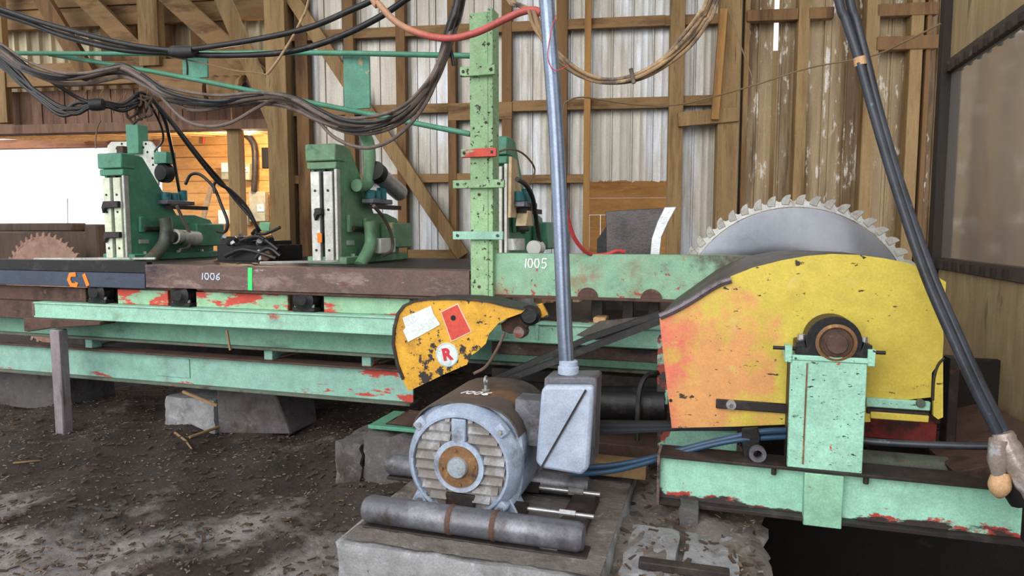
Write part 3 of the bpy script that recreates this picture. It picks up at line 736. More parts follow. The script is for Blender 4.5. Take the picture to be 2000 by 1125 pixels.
# slide rails: two pipes, lumps, adjusting rods
def rail(px0, px1, v, r, label):
    p = P(px0[0], px0[1], v); q = P(px1[0], px1[1], v); z = SLZ + r + .010
    rt = root('slide_rail', ((p.x+q.x)/2, v, SLZ), label, 'rail', 'motor slide rails')
    b = MB(); b.tube([(p.x, v, z), (p.x + .02, v, z), (q.x - .02, v, z), (q.x, v, z)], [r*.8, r, r, r*.8], 18); b.build('pipe', 'gun_steel', rt)
    b = MB(); b.box(p.x + .01, q.x + .02, v - r*.9, v + r*.9, SLZ - .002, SLZ + .014); b.build('sole_plate', 'dark_steel', rt, bevel=.004)
    for t in (.42, .62):
        xx = p.x + (q.x - p.x)*t; b = MB(); b.lathe([(r*1.0, -.012), (r*1.06, -.006), (r*1.06, .006), (r*1.0, .012)], (xx, v, z), 'x', 18); b.build('weld_seam', 'rust_brown', rt)
    return p, q, z
p, q, zr = rail((715, 1000), (1140, 1040), 2.45, .058, 'thick grey steel pipe rail along the front of the motor')
rail((760, 960), (1150, 985), 2.98, .052, 'dark steel pipe rail behind the motor feet')
b = MB(); b.box(q.x - .14, q.x - .02, 2.58, 2.95, SLZ, SLZ + .05); b.build('rail_block', 'dark_steel', label='dark steel end block joining the two motor rails', cat='block', bevel=.012)
for (a0, a1, vv, lab) in (((1046, 948), (1172, 969), 2.92, 'upper bright threaded adjusting rod beside the motor'), ((1022, 990), (1160, 1012), 2.68, 'lower bright threaded adjusting rod beside the motor'), ((992, 1058), (1120, 1082), 2.44, 'dull steel rod lying against the front pipe rail')):
    p = P(*a0, vv); q_ = P(*a1, vv); z = (p.z + q_.z)/2
    z = max(z, SLZ + .014)
    rt = root('adjusting_rod', ((p.x+q_.x)/2, vv, z - .012), lab, 'rod', 'motor adjusting rods')
    b = MB(); b.cyl((p.x, vv, z), (q_.x, vv, z), .0105, 10); b.build('rod', 'steel' if vv > 2.5 else 'gun_steel', rt)
    xm = p.x + (q_.x - p.x)*.62
    b = MB(); b.cyl((xm - .03, vv, z), (xm + .04, vv, z), .018, 6); b.build('nut', 'steel', rt)
    if vv > 2.5:
        b = MB(); b.box(p.x - .1, p.x + .02, vv - .02, vv + .02, z - .02, z + .02); b.build('clevis', 'dark_steel', rt)

# ------------------------------------------------------------------ husk frame: base beam, pedestal, bearing
VB0 = 3.0
zt_ = (P(1290, 887, VB0).z + P(1990, 958, VB0).z)/2; zb2 = (P(1290, 992, VB0).z + P(1990, 1062, VB0).z)/2
xl = P(1288, 940, VB0).x; xr = P(2006, 1010, VB0).x
bb = root('base_beam', ((xl+xr)/2, VB0 + .07, zb2), 'mint green steel base beam with red primer edges over the dark pit', 'beam')
b = MB(); b.box(xl, xr, VB0 + .045, VB0 + .065, zb2 + .018, zt_ - .012); b.build('web', 'mint_base', bb)
b = MB(); b.box(xl, xr, VB0, VB0 + .16, zt_ - .014, zt_); b.build('top_flange', 'dark_steel', bb, bevel=.003)
b = MB(); b.box(xl, xr, VB0, VB0 + .16, zb2, zb2 + .02); b.build('bottom_flange', 'dark_steel', bb, bevel=.003)
sx0, sx1 = P(1570, 970, VB0).x, P(1646, 970, VB0).x
b = MB(); b.box(sx0, sx1, VB0 - .006, VB0 + .045, zb2 - .012, zt_ - .016); b.build('stiffener', 'mint', bb, bevel=.003)
for x in (1512, 1694):
    c = P(x, 925, VB0); b = MB(); b.cyl((c.x, VB0 + .02, zt_ - .014), (c.x, VB0 + .02, zt_ - .045), .011, 6); b.build('bolt', 'dark_steel', bb)
bend = MB(); bend.box(xl - .012, xl, VB0, VB0 + .16, zb2, zt_); bend.build('end_plate', 'rusty', bb)
# pedestal
px0, px1 = P(1541, 810, VB0).x, P(1690, 810, VB0).x
zp = P(1615, 706, VB0 + .01).z
pd = root('bearing_pedestal', ((px0+px1)/2, VB0 + .1, zt_), 'chipped mint green bearing pedestal in front of the yellow guard', 'pedestal')
b = MB(); b.box(px0, px1, VB0 + .005, VB0 + .03, zt_, zp); b.build('face_plate', 'mint_ped', pd, bevel=.003)
b = MB(); b.box(px0 + .005, px0 + .03, VB0 + .03, VB0 + .2, zt_, zp).box(px1 - .03, px1 - .005, VB0 + .03, VB0 + .2, zt_, zp); b.build('side_plate', 'dark_steel', pd)
b = MB(); b.box(px0 - .02, px1 + .02, VB0, VB0 + .2, zp, zp + .022); b.build('top_plate', 'mint_ped', pd, bevel=.003)
for s, xx in ((-1, px0), (1, px1)):
    b = MB(); b.box(xx + s*.012 - .012, xx + s*.012 + .016, VB0 - .004, VB0 + .06, zp - .01, zp + .06); jl = b.build('jack_lug', 'mint_ped', pd, bevel=.003)
    b = MB(); b.cyl((xx - s*.05, VB0 + .03, zp + .045), (xx + s*.07, VB0 + .03, zp + .045), .008, 10); b.build('jack_screw', 'dark_steel', jl)
b = MB(); b.bar((px0 + .062, VB0 + .003, zt_ + .02), (px0 + .064, VB0 + .003, zp - .01), .006, .004, side=(1,0,0)); b.build('weld_seam', 'hub_rust', pd)
# pillow block
BC = P(1628, 668, VB0 + .02)
pbb = root('pillow_block_bearing', (BC.x, VB0 + .1, zp + .022), 'black pillow block bearing with rusty shaft end on the green pedestal', 'bearing')
hw = .145; zc = BC.z; rb = .108
pl = [(BC.x - hw, zp + .022), (BC.x + hw, zp + .022), (BC.x + hw, zp + .075), (BC.x + rb*1.06, zp + .085)]
pl += [(BC.x + rb*cos(a_), zc + rb*sin(a_)) for a_ in [R(-12 + 12*k) for k in range(18)]]
pl += [(BC.x - rb*1.06, zp + .085), (BC.x - hw, zp + .075)]
b = MB(); b.prism(pl, 'y', VB0 + .012, VB0 + .13); b.build('housing', 'black_steel', pbb, bevel=.008, seg=2)
b = MB(); b.lathe([(rb*.70, .0), (rb*.74, -.008), (rb*.62, -.014), (rb*.58, -.004), (rb*.58, .02), (rb*.70, .02)], (BC.x + .008, VB0 + .01, zc - .002), 'y', 40); b.build('seal_ring', 'hub_rust', pbb, label='rust brown bearing ring')
b = MB(); b.lathe([(0, -.035), (rb*.36, -.035), (rb*.39, -.03), (rb*.39, -.02), (rb*.47, -.02), (rb*.47, -.012), (rb*.55, -.012), (rb*.55, .02)], (BC.x + .008, VB0 + .01, zc - .002), 'y', 36); b.build('shaft', 'rust_brown', pbb, label='stepped rusty shaft end')
for s in (-1, 1): bolt(pbb, (BC.x + s*(hw - .026), VB0 + .06, zp + .075), .017, 'steel', 'z', .028)
# arbor shaft running back to the saw
VBL = 4.02
b = MB(); b.cyl((BC.x, VB0 + .13, zc), (BC.x, VBL + .2, zc), .045, 20); b.build('saw_arbor', 'dark_steel', label='dark steel arbor shaft between bearing and big saw blade', cat='shaft')

# ------------------------------------------------------------------ big yellow pulley guard
VG = 3.22
G = [(1288, 622), (1310, 607), (1345, 588), (1400, 552), (1432, 538), (1470, 523), (1525, 509), (1575, 500), (1625, 496), (1680, 498), (1730, 505), (1775, 514), (1815, 530), (1848, 551), (1846, 580), (1840, 612), (1843, 660), (1841, 700), (1820, 728), (1818, 776), (1700, 788), (1700, 824), (1535, 829), (1440, 833), (1312, 836), (1303, 760), (1295, 690)]
gp = poly(G, VG)
gx = [p[0] for p in gp]; gzz = [p[1] for p in gp]
gd = root('pulley_guard', ((min(gx)+max(gx))/2, VG + .15, min(gzz)), 'large yellow and faded orange sheet metal pulley guard', 'guard')
b = MB(); b.prism(gp, 'y', VG, VG + .012); b.build('face_sheet', 'yellow', gd)
arc = gp[0:14]
b = MB(); n = len(arc)
inner = [(x, z) for x, z in arc]
b.v = [Vector((x, VG + .012, z)) for x, z in arc] + [Vector((x, VG + .44, z + .04*max(0, sin(pi*min(1, k_/8))))) for k_, (x, z) in enumerate(arc)] + [Vector((x, VG + .012, z - .012)) for x, z in arc] + [Vector((x, VG + .44, z - .012)) for x, z in arc]
for i in range(n-1):
    b.f += [(i, i+1, n+i+1, n+i), (2*n+i, 3*n+i, 3*n+i+1, 2*n+i+1), (i, 2*n+i, 2*n+i+1, i+1), (n+i, n+i+1, 3*n+i+1, 3*n+i)]
b.f += [(0, n, 3*n, 2*n), (n-1, 3*n-1, 4*n-1, 2*n-1)]
b.build('rim_band', 'guard_rim', gd, label='dull grey rim band of the guard')
b = MB(); st = [Vector((x, VG - .004, z)) for x, z in poly([(1289, 618), (1320, 604), (1352, 586), (1400, 556), (1428, 546)], VG)]
b.tube(smooth(st, 4), .017, 8); b.build('edge_strip', 'edge_strip', gd, label='crumpled grey lead edge strip on the left shoulder')
bx('slot_bar', 'dark_steel', 1398, 785, 1537, 803, VG - .02, .02, gd)
c = P(1428, 791, VG - .02); b = MB(); b.lathe([(0, -.008), (.022, -.008), (.024, 0), (.024, .01)], c, 'y', 20); wsh = b.build('washer', 'steel', gd); bolt(wsh, c + Vector((0, -.008, 0)), .009, 'gun_steel')
bx('bracket_bar', 'mint_ped', 1692, 781, 1818, 799, VG - .02, .02, gd)
c = P(1798, 788, VG - .02); b = MB(); b.lathe([(0, -.012), (.016, -.012), (.019, 0), (.019, .01)], c, 'y', 16); b.build('bolt', 'grey_green', gd)
bx('lower_strip', 'dark_steel', 1692, 800, 1816, 812, VG - .008, .02, gd)
bx('lower_strip', 'yellow', 1700, 808, 1815, 822, VG - .012, .02, gd)
b = MB(); b.prism(poly([(1842, 700), (1830, 720), (1824, 760), (1823, 812), (1832, 819), (1842, 815)], VG - .012), 'y', VG - .012, VG + .01); b.build('corner_flap', 'yellow', gd)
b = MB(); b.tube(smooth([Vector((x, VG - .014, z)) for x, z in poly([(1842, 698), (1830, 712), (1822, 740), (1820, 780)], VG)], 5), .005, 6); b.build('flap_hinge', 'dark_steel', gd)
for x, y in ((1310, 782),):
    bolt(gd, P(x, y, VG), .008, 'ink_black', l=.004)
b = MB(); b.prism(poly([(1558, 700), (1560, 672), (1568, 650), (1580, 634), (1596, 624), (1618, 622), (1640, 632), (1650, 660), (1640, 700)], VG - .003), 'y', VG - .003, VG + .001); b.build('bearing_cutout', 'bare_patch', gd, label='bare greyish metal around the bearing')
# big driven sheave inside the guard
rs_ = .30
b = MB(); b.lathe([(.05, 0), (rs_, 0), (rs_ + .012, .01), (rs_ - .01, .03), (rs_ + .012, .05), (rs_ - .01, .07), (rs_ + .012, .09), (rs_ - .01, .11), (rs_ + .012, .13), (rs_, .15), (.05, .15)], (BC.x, VG + .08, zc), 'y', 48)
b.build('driven_sheave', 'black_steel', label='black grooved belt sheave inside the yellow guard', cat='sheave')

# ------------------------------------------------------------------ main saw blade
BLc = P(1553, 379, VBL)
blz = zc - .01; blx = BLc.x; RB = BLc.z - blz
sb = root('circular_saw', (blx, VBL, blz - RB), 'huge shiny circular saw blade with inserted teeth behind the guard', 'saw blade')
b = MB(); b.lathe([(0, -.004), (RB*.89, -.004), (RB*.89, .004), (0, .004)], (blx, VBL, blz), 'y', 120); b.build('disc', 'blade', sb)
NT = 54
b = MB(); n = NT*6; vs0 = []; rin = RB*.895
for k in range(n):
    a_ = 2*pi*k/n; ph = k % 6
    ro = RB*[.985, .988, .972, .942, .945, .965][ph]
    vs0.append((ro*cos(a_), ro*sin(a_)))
for yv in (-.0045, .0045):
    for x, z in vs0: b.v.append(Vector((blx + x, VBL + yv, blz + z)))
    for k in range(n): b.v.append(Vector((blx + rin*cos(2*pi*k/n), VBL + yv, blz + rin*sin(2*pi*k/n))))
for k in range(n):
    j = (k+1) % n
    b.f += [(k, j, n+j, n+k), (2*n+k, 3*n+k, 3*n+j, 2*n+j), (k, 2*n+k, 2*n+j, j), (n+k, n+j, 3*n+j, 3*n+k)]
b.build('toothed_rim', 'blade_rim', sb)
tb = MB(); tb.prism([(-.026, -.034), (.012, -.040), (.018, -.014), (.026, .012), (.022, .020), (.002, .016), (-.016, .004), (-.026, -.012)], 'y', -.0085, .0085)
me0 = None
for k in range(NT):
    a_ = 2*pi*(k + .1)/NT; rr = RB*.970
    if me0 is None:
        t0 = MB(); t0.v = [p + WLOC[sb.name] for p in tb.v]; t0.f = tb.f; o = t0.build('tooth', 'tooth', sb, bevel=.002); me0 = o.data
    else:
        o = o.copy(); COL.objects.link(o)
    o.location = Vector((blx + rr*cos(a_), VBL, blz + rr*sin(a_))) - WLOC[sb.name]
    o.rotation_euler = (0, pi/2 - a_, 0)
b = MB(); b.lathe([(0, -.03), (.2, -.03), (.22, -.005), (.22, .03), (0, .03)], (blx, VBL, blz), 'y', 36); b.build('collar', 'dark_steel', sb)

# ------------------------------------------------------------------ carriage track on the left
VT = 3.72
def beam(name, mt, xa, xb, z0, z1, v, d, label=None, cat='beam', parent=None, bevel=.004, **kw):
    b = MB(); b.box(xa, xb, v, v + d, z0, z1); return b.build(name, mt, parent, label=label, cat=cat if label else None, bevel=bevel, **kw)
def zz(x, y, v): return P(x, y, v).z
XL = P(-120, 600, VT).x
# upper mint channel
z1, z0 = (zz(100, 592, VT) + zz(760, 618, VT))/2, (zz(100, 621, VT) + zz(760, 656, VT))/2
xa, xb = P(65, 605, VT).x, P(1296, 640, VT).x
tc = root('track_channel', ((xa+xb)/2, VT, z0), 'pale mint green upper track channel with red primer scuffs', 'channel')
beam('web', 'mint_track', xa, xb, z0 + .012, z1 - .01, VT + .012, .012, parent=tc, bevel=0)
beam('flange', 'mint_track', xa, xb, z1 - .012, z1, VT, .10, parent=tc, bevel=.003); beam('flange', 'mint_track', xa, xb, z0, z0 + .014, VT, .10, parent=tc, bevel=.003)
beam('end_piece', 'rusty', xa - .03, xa, z0, z1, VT + .01, .08, parent=tc)
for x in (985, 1045, 1165):
    c = P(x, 650, VT); beam('stiffener', 'mint_track', c.x, c.x + .02, z0 + .014, z1 - .012, VT + .002, .012, parent=tc)
Z_TC0, Z_TC1 = z0, z1
# far left brown continuation
beam('rail_beam', 'rust_brown', XL, xa - .032, z0 - .02, z1 + .0, VT + .03, .1, 'rust brown rail end at the far left of the track', 'beam')
b = MB(); xw0, xw1 = P(46, 638, VT - .02).x, P(195, 632, VT - .02).x; zw = z0
b.prism([(xw0, zw - .105), (xw0 + .04, zw - .11), (xw0 + .25, zw - .075), (xw1, zw - .03), (xw1, zw - .001), (xw0, zw - .001)], 'y', VT - .02, VT + .12); b.build('timber_wedge', 'rust_brown', label='grey brown timber wedge under the left end of the mint channel', cat='timber', bevel=.006)
# second, recessed channel
VT2 = 3.95
z1b, z0b = zz(400, 622, VT2), (zz(180, 661, VT2) + zz(740, 695, VT2))/2
xa2, xb2 = P(-120, 640, VT2).x, P(1300, 680, VT2).x
t2 = root('track_channel', ((xa2+xb2)/2, VT2, z0b), 'dull green lower track channel set back beneath the pale one', 'channel')
beam('web', 'mint_low2', xa2, xb2, z0b, z1b, VT2 + .02, .014, parent=t2, bevel=0)
beam('flange', 'grey_green', xa2, xb2, z0b - .008, z0b + .012, VT2 - .02, .10, parent=t2, bevel=.003)
# lower I-beam
VT3 = 3.93
z1c, z0c = (zz(30, 676, VT3) + zz(740, 716, VT3))/2, (zz(30, 735, VT3) + zz(740, 781, VT3))/2
xa3, xb3 = P(-120, 700, VT3).x, P(1300, 760, VT3).x
xs3 = P(800, 750, VT3).x
t3 = root('bottom_beam', ((xa3+xs3)/2, VT3, z0c), 'long weathered green bottom beam with red primer near its right end', 'beam')
beam('web', 'mint_low', xa3, xs3, z0c + .016, z1c - .01, VT3 + .05, .014, parent=t3, bevel=0)
beam('flange', 'rust_brown', xa3, xs3, z1c - .012, z1c + .002, VT3, .14, parent=t3, bevel=.003); beam('flange', 'grey_green', xa3, xs3, z0c - .002, z0c + .016, VT3, .14, parent=t3, bevel=.003)
c0, c1 = P(296, 735, VT3), P(362, 735, VT3)
beam('patch_plate', 'mint_low', c0.x, c1.x, z0c + .06, z1c - .035, VT3 + .042, .008, parent=t3, bevel=.002)
# dark far beam and diagonals between
beam('far_beam', 'dark_steel', xa3, P(1280, 700, 4.7).x, z0c, z1c + .12, 5.0, .1, 'dark steel beam deep under the carriage', 'beam')
for i, x in enumerate((158, 508, 700)):
    c = P(x, 690, VT3); dr = root('cross_member', (c.x, VT3 + .4, z1c), ['short cross member near the left end under the carriage', 'short cross member with leaning strut below the red patch', 'short cross member hidden near the yellow feed guard'][i], 'cross member', 'track cross members')
    beam('block', 'mint_low', c.x, c.x + .07, z1c, z0b - .01, VT3 + .04, .8, parent=dr)
    b = MB(); b.bar((c.x + .08, VT3 + .12, z1c + .015), (c.x + .36, VT3 + .5, z0b + .0), .05, .012); b.build('strut', 'rust_brown', dr)
# stand pipe at the left
pb_ = F(152, 838, -.03)
b = MB(); b.box(pb_.x - .045, pb_.x + .045, VT - .04, VT + .04, -.03, zw - .08); b.build('stand_post', 'post_grey', label='grey square steel stand post under the left end of the track', cat='post', bevel=.008)
# piers
c = F(372, 832, 0); rough_block('pier_block', F(312, 830, 0).x, F(432, 832, 0).x, c.y, c.y + .35, -.05, zz(370, 778, c.y), 'concrete', 'pale concrete pier block under the green bottom beam', taper=.04)
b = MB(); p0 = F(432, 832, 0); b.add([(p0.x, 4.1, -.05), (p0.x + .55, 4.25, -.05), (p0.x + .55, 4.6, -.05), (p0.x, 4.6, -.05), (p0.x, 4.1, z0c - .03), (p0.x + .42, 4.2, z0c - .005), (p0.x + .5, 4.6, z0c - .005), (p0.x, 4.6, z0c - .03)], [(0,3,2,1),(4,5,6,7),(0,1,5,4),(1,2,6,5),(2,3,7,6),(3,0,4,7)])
b.build('pier_slab', 'concrete_dk', label='dark slab beside the pale pier block', cat='slab', bevel=.01)
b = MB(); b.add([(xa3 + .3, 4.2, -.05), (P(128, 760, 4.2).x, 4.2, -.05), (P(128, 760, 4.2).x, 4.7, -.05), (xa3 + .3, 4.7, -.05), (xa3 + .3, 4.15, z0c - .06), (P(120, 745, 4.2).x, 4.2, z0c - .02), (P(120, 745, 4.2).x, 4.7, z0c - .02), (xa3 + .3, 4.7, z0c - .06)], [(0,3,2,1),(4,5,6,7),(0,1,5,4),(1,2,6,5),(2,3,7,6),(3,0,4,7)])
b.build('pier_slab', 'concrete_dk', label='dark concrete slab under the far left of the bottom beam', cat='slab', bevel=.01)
c = F(655, 935, 0)
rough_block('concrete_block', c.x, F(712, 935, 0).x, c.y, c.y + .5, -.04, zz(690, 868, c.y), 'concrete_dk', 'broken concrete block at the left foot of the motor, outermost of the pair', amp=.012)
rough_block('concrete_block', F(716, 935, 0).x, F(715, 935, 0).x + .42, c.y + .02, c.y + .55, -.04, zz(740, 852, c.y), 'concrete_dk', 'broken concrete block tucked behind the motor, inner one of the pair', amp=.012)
b = MB(); gpz = zz(740, 850, c.y); b.box(F(720, 935, 0).x, F(720, 935, 0).x + .4, c.y + .06, c.y + .4, gpz + .012, gpz + .035); b.build('shim_plate', 'green', label='green steel shim plate on the broken concrete block', cat='plate', bevel=.004)
rough_block('timber_block', F(752, 935, 0).x, F(752, 935, 0).x + .33, c.y + .1, c.y + .42, gpz + .037, z0c - .004, 'rust_brown', 'brown packing timber between shim plate and bottom beam', 'timber', 3, .006)
b = MB(); q = F(770, 968, .1)
b.tube(smooth([(q.x, q.y + .3, .06), (q.x + .12, q.y + .28, .10), (q.x + .3, q.y + .25, .12)], 5), .095, 12); b.build('rubber_sleeve', 'rubber', label='black rubber sleeve lying left of the motor', cat='sleeve')

# plates with peeling paint and roller bearings between channel and carriage beam
VP = 3.80
zp0, zp1 = Z_TC1 + .001, zz(600, 577, VP)
segs = [(-120, 168, 'rust_brown', 'dark brown side plate at the far left above the mint channel'), (230, 328, 'mint_red', 'red and green peeling side plate between the two left rollers'), (383, 562, 'mint_red', 'long peeling green side plate between middle and right rollers'), (632, 800, 'mint_red', 'red scuffed side plate left of the yellow feed guard')]
for x0, x1, mt, lab in segs:
    beam('side_plate', mt, P(x0, 588, VP).x, P(x1, 588, VP).x, zp0, zp1, VP, .03, lab, 'plate', group='carriage side plates')
for i, (x, y) in enumerate(((195, 578), (357, 583), (597, 592))):
    c = P(x, y, VP); lab = ['black roller bearing at the left, nearest the orange paint mark', 'black roller bearing in the middle, beneath the chalk number', 'black roller bearing at the right with bright bolts'][i]
    rt = root('roller_bearing', (c.x, VP + .05, zp0), lab, 'bearing', 'carriage roller bearings')
    b = MB(); b.lathe([(0, -.05), (.035, -.05), (.05, -.035), (.078, -.03), (.078, .06), (0, .06)], (c.x, VP, zp0 + .082), 'y', 24); b.build('roller', 'black_steel', rt)
    b = MB(); b.box(c.x - .085, c.x + .085, VP - .03, VP + .05, zp0, zp0 + .03); b.build('foot', 'black_steel', rt, bevel=.004)
    for s in (-1, 1): bolt(rt, (c.x + s*.062, VP - .012, zp0 + .03), .014, 'steel', 'z', .02)
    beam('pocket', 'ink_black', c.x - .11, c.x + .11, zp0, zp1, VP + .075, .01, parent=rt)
# carriage beams
VC = 3.74
z1r, z0r = (zz(300, 519, VC) + zz(900, 527, VC))/2, (zz(300, 563, VC) + zz(900, 579, VC))/2
xr0, xr1 = P(284, 540, VC).x, P(917, 550, VC).x
rb_ = root('carriage_beam', ((xr0+xr1)/2, VC + .06, z0r), 'rusty grey carriage beam marked with a chalk number and green stripe', 'beam')
beam('web', 'rusty', xr0, xr1, z0r, z1r, VC, .014, parent=rb_, bevel=.002)
beam('flange', 'rusty', xr0, xr1, z1r - .012, z1r, VC + .014, .12, parent=rb_, bevel=.002)
beam('lower_edge', 'rust_brown', xr0 + .6, xr1, z0r - .022, z0r - .001, VC + .012, .05, parent=rb_)
def scribble(parent, name, mt, digits, px0, pw, ph, v, w, slant=0):
    global b
    b = MB(); p = P(px0[0], px0[1], v); s = P(px0[0] + pw, px0[1], v).x - p.x; h = p.z - P(px0[0], px0[1] + ph, v).z
    org = p - Vector((0, 0, h))
    scr(digits, org, s, h, w, n=(0,-1,0), ex=(1,0,0), ey=(slant,0,1))
    return b.build(name, mt, parent)
scribble(rb_, 'chalk_number', 'chalk_blue', at_(D1, 0) + at_(D0, .6) + at_(D0, 1.45) + at_(D6, 2.25), (392, 533), 13, 13, VC - .001, .008)
cg = P(489, 526, VC); cg2 = P(489, 568, VC)
b = MB(); b.ribbon([Vector((cg.x, VC - .001, z1r - .006)), Vector((cg.x - .004, VC - .001, (z1r+z0r)/2)), Vector((cg.x - .006, VC - .001, z0r + .002))], .034, (0,-1,0)); b.build('paint_stripe', 'spray_green', rb_)
z1n = zz(100, 508, VC); zmn = zz(100, 530, VC); z0n = zz(100, 558, VC)
nb_ = root('carriage_beam', ((XL+xr0)/2, VC + .06, z0n), 'dark blue carriage beam with orange paint mark at the left', 'beam')
beam('blue_bar', 'navy', XL, xr0 - .004, z0n, zmn, VC - .004, .05, parent=nb_, bevel=.003)
beam('angle_iron', 'black_steel', XL, xr0 - .004, zmn + .001, z1n, VC + .02, .05, parent=nb_, bevel=.003)
scribble(nb_, 'paint_mark', 'spray_orange', [[(.95, .9), (.25, .85), (.05, .45), (.3, .05), (.9, .0), (1.0,.25)]] + [[(1.9, .95), (2.35, 0)]], (133, 533), 16, 24, VC - .006, .032)
b = MB(); b.box(XL, P(1062, 500, 4.4).x, VC + .1, 5.9, z1r - .06, z1r - .025); b.build('carriage_deck', 'dark_steel', label='dark steel carriage deck carrying the green knees', cat='deck')
# steel guide rails lying across the deck in front of the knees
for (a0, a1, lab) in (((90, 507), (300, 498), 'pale steel strip on the deck by the left knee'), ((525, 523), (660, 512), 'pale steel strip on the deck by the middle knee')):
    p = P(*a0, 4.2); q = P(*a1, 4.5); b = MB(); b.bar((p.x, 4.1, z1r + .005), (q.x, 4.52, z1r + .005), .03, .02); b.build('guide_strip', 'rail_steel', label=lab, cat='strip', bevel=.003)

# ------------------------------------------------------------------ 1005 beam, post
V5 = 3.70
z1f, z0f = (zz(1000, 495, V5) + zz(1450, 500, V5))/2, (zz(970, 577, V5) + zz(1280, 588, V5))/2
xf0, xf1 = P(963, 530, V5).x, P(1560, 540, V5).x
fb = root('splitter_beam', ((xf0+xf1)/2, V5 + .05, z0f), 'chipped light green beam with chalk number beside the upright post', 'beam')
beam('web', 'mint_beam', xf0, xf1, z0f, z1f, V5, .016, parent=fb, bevel=.002)
beam('flange', 'mint_beam', xf0, xf1, z1f - .014, z1f, V5 + .016, .1, parent=fb, bevel=.002); beam('flange', 'rust_brown', xf0, xf1, z0f - .008, z0f + .01, V5 - .008, .1, parent=fb, bevel=.002)
scribble(fb, 'chalk_number', 'chalk', at_(D1, 0) + at_(D0, .55) + at_(D0, 1.4) + at_(D5, 2.3), (1023, 505), 15, 18, V5 - .001, .008)
for x in (1148, 1272):
    c = P(x, 585, V5); b = MB(); b.prism([(c.x + .058*cos(pi*k/10), z0f + .011 + .052*sin(pi*k/10)) for k in range(11)], 'y', V5 - .005, V5 + .002); b.build('worn_boss', 'rust_brown', fb)
VPo = 3.66
xp0, xp1 = P(918, 300, VPo).x, P(953, 300, VPo).x
zpt = zz(936, 24, VPo); zpb = zz(936, 592, VPo)
po = root('mast_post', ((xp0+xp1)/2, VPo + .05, zpb), 'tall chipped light green upright post with crossbar brackets', 'post')
b = MB(); b.box(xp0, xp1, VPo, VPo + .014, zpb, zpt); b.build('front_plate', 'mint_chip', po, bevel=.003)
b = MB(); b.box(xp1 - .002, xp1 + .028, VPo + .004, VPo + .12, zpb, zpt + .02); b.build('side_angle', 'mint_chip', po, bevel=.003)
b = MB(); b.cyl(((xp0+xp1)/2, VPo + .05, zpb), ((xp0+xp1)/2, VPo + .05, zpt - .02), .045, 14); b.build('inner_pipe', 'rust_brown', po)
for (x0, x1, y0, y1, mt) in ((898, 966, 131, 150, 'mint_chip'), (900, 968, 291, 308, 'mint_red'), (884, 984, 352, 368, 'mint_chip'), (884, 982, 452, 468, 'mint_track')):
    ra = P(x0, y0, VPo - .03).x; rb2 = P(x1, y0, VPo - .03).x
    b = MB(); b.box(ra, rb2, VPo - .03, VPo - .004, zz(930, y1, VPo), zz(930, y0, VPo)); br = b.build('bracket', mt, po, bevel=.003)
    if mt == 'mint_red':
        b = MB(); b.box(ra + (rb2-ra)*.42, rb2 + .003, VPo - .034, VPo - .029, zz(930, y1, VPo) + .002, zz(930, y0, VPo) - .002); b.build('red_paint', 'sticker_red', br)
    for t in (.1, .9): bolt(br, (ra + (rb2-ra)*t, VPo - .03, (zz(930, y1, VPo) + zz(930, y0, VPo))/2), .009, 'dark_steel', l=.006)
for y in (560, 380):
    c = P(936, y, VPo); bolt(po, c, .009, 'rust_brown', l=.006)

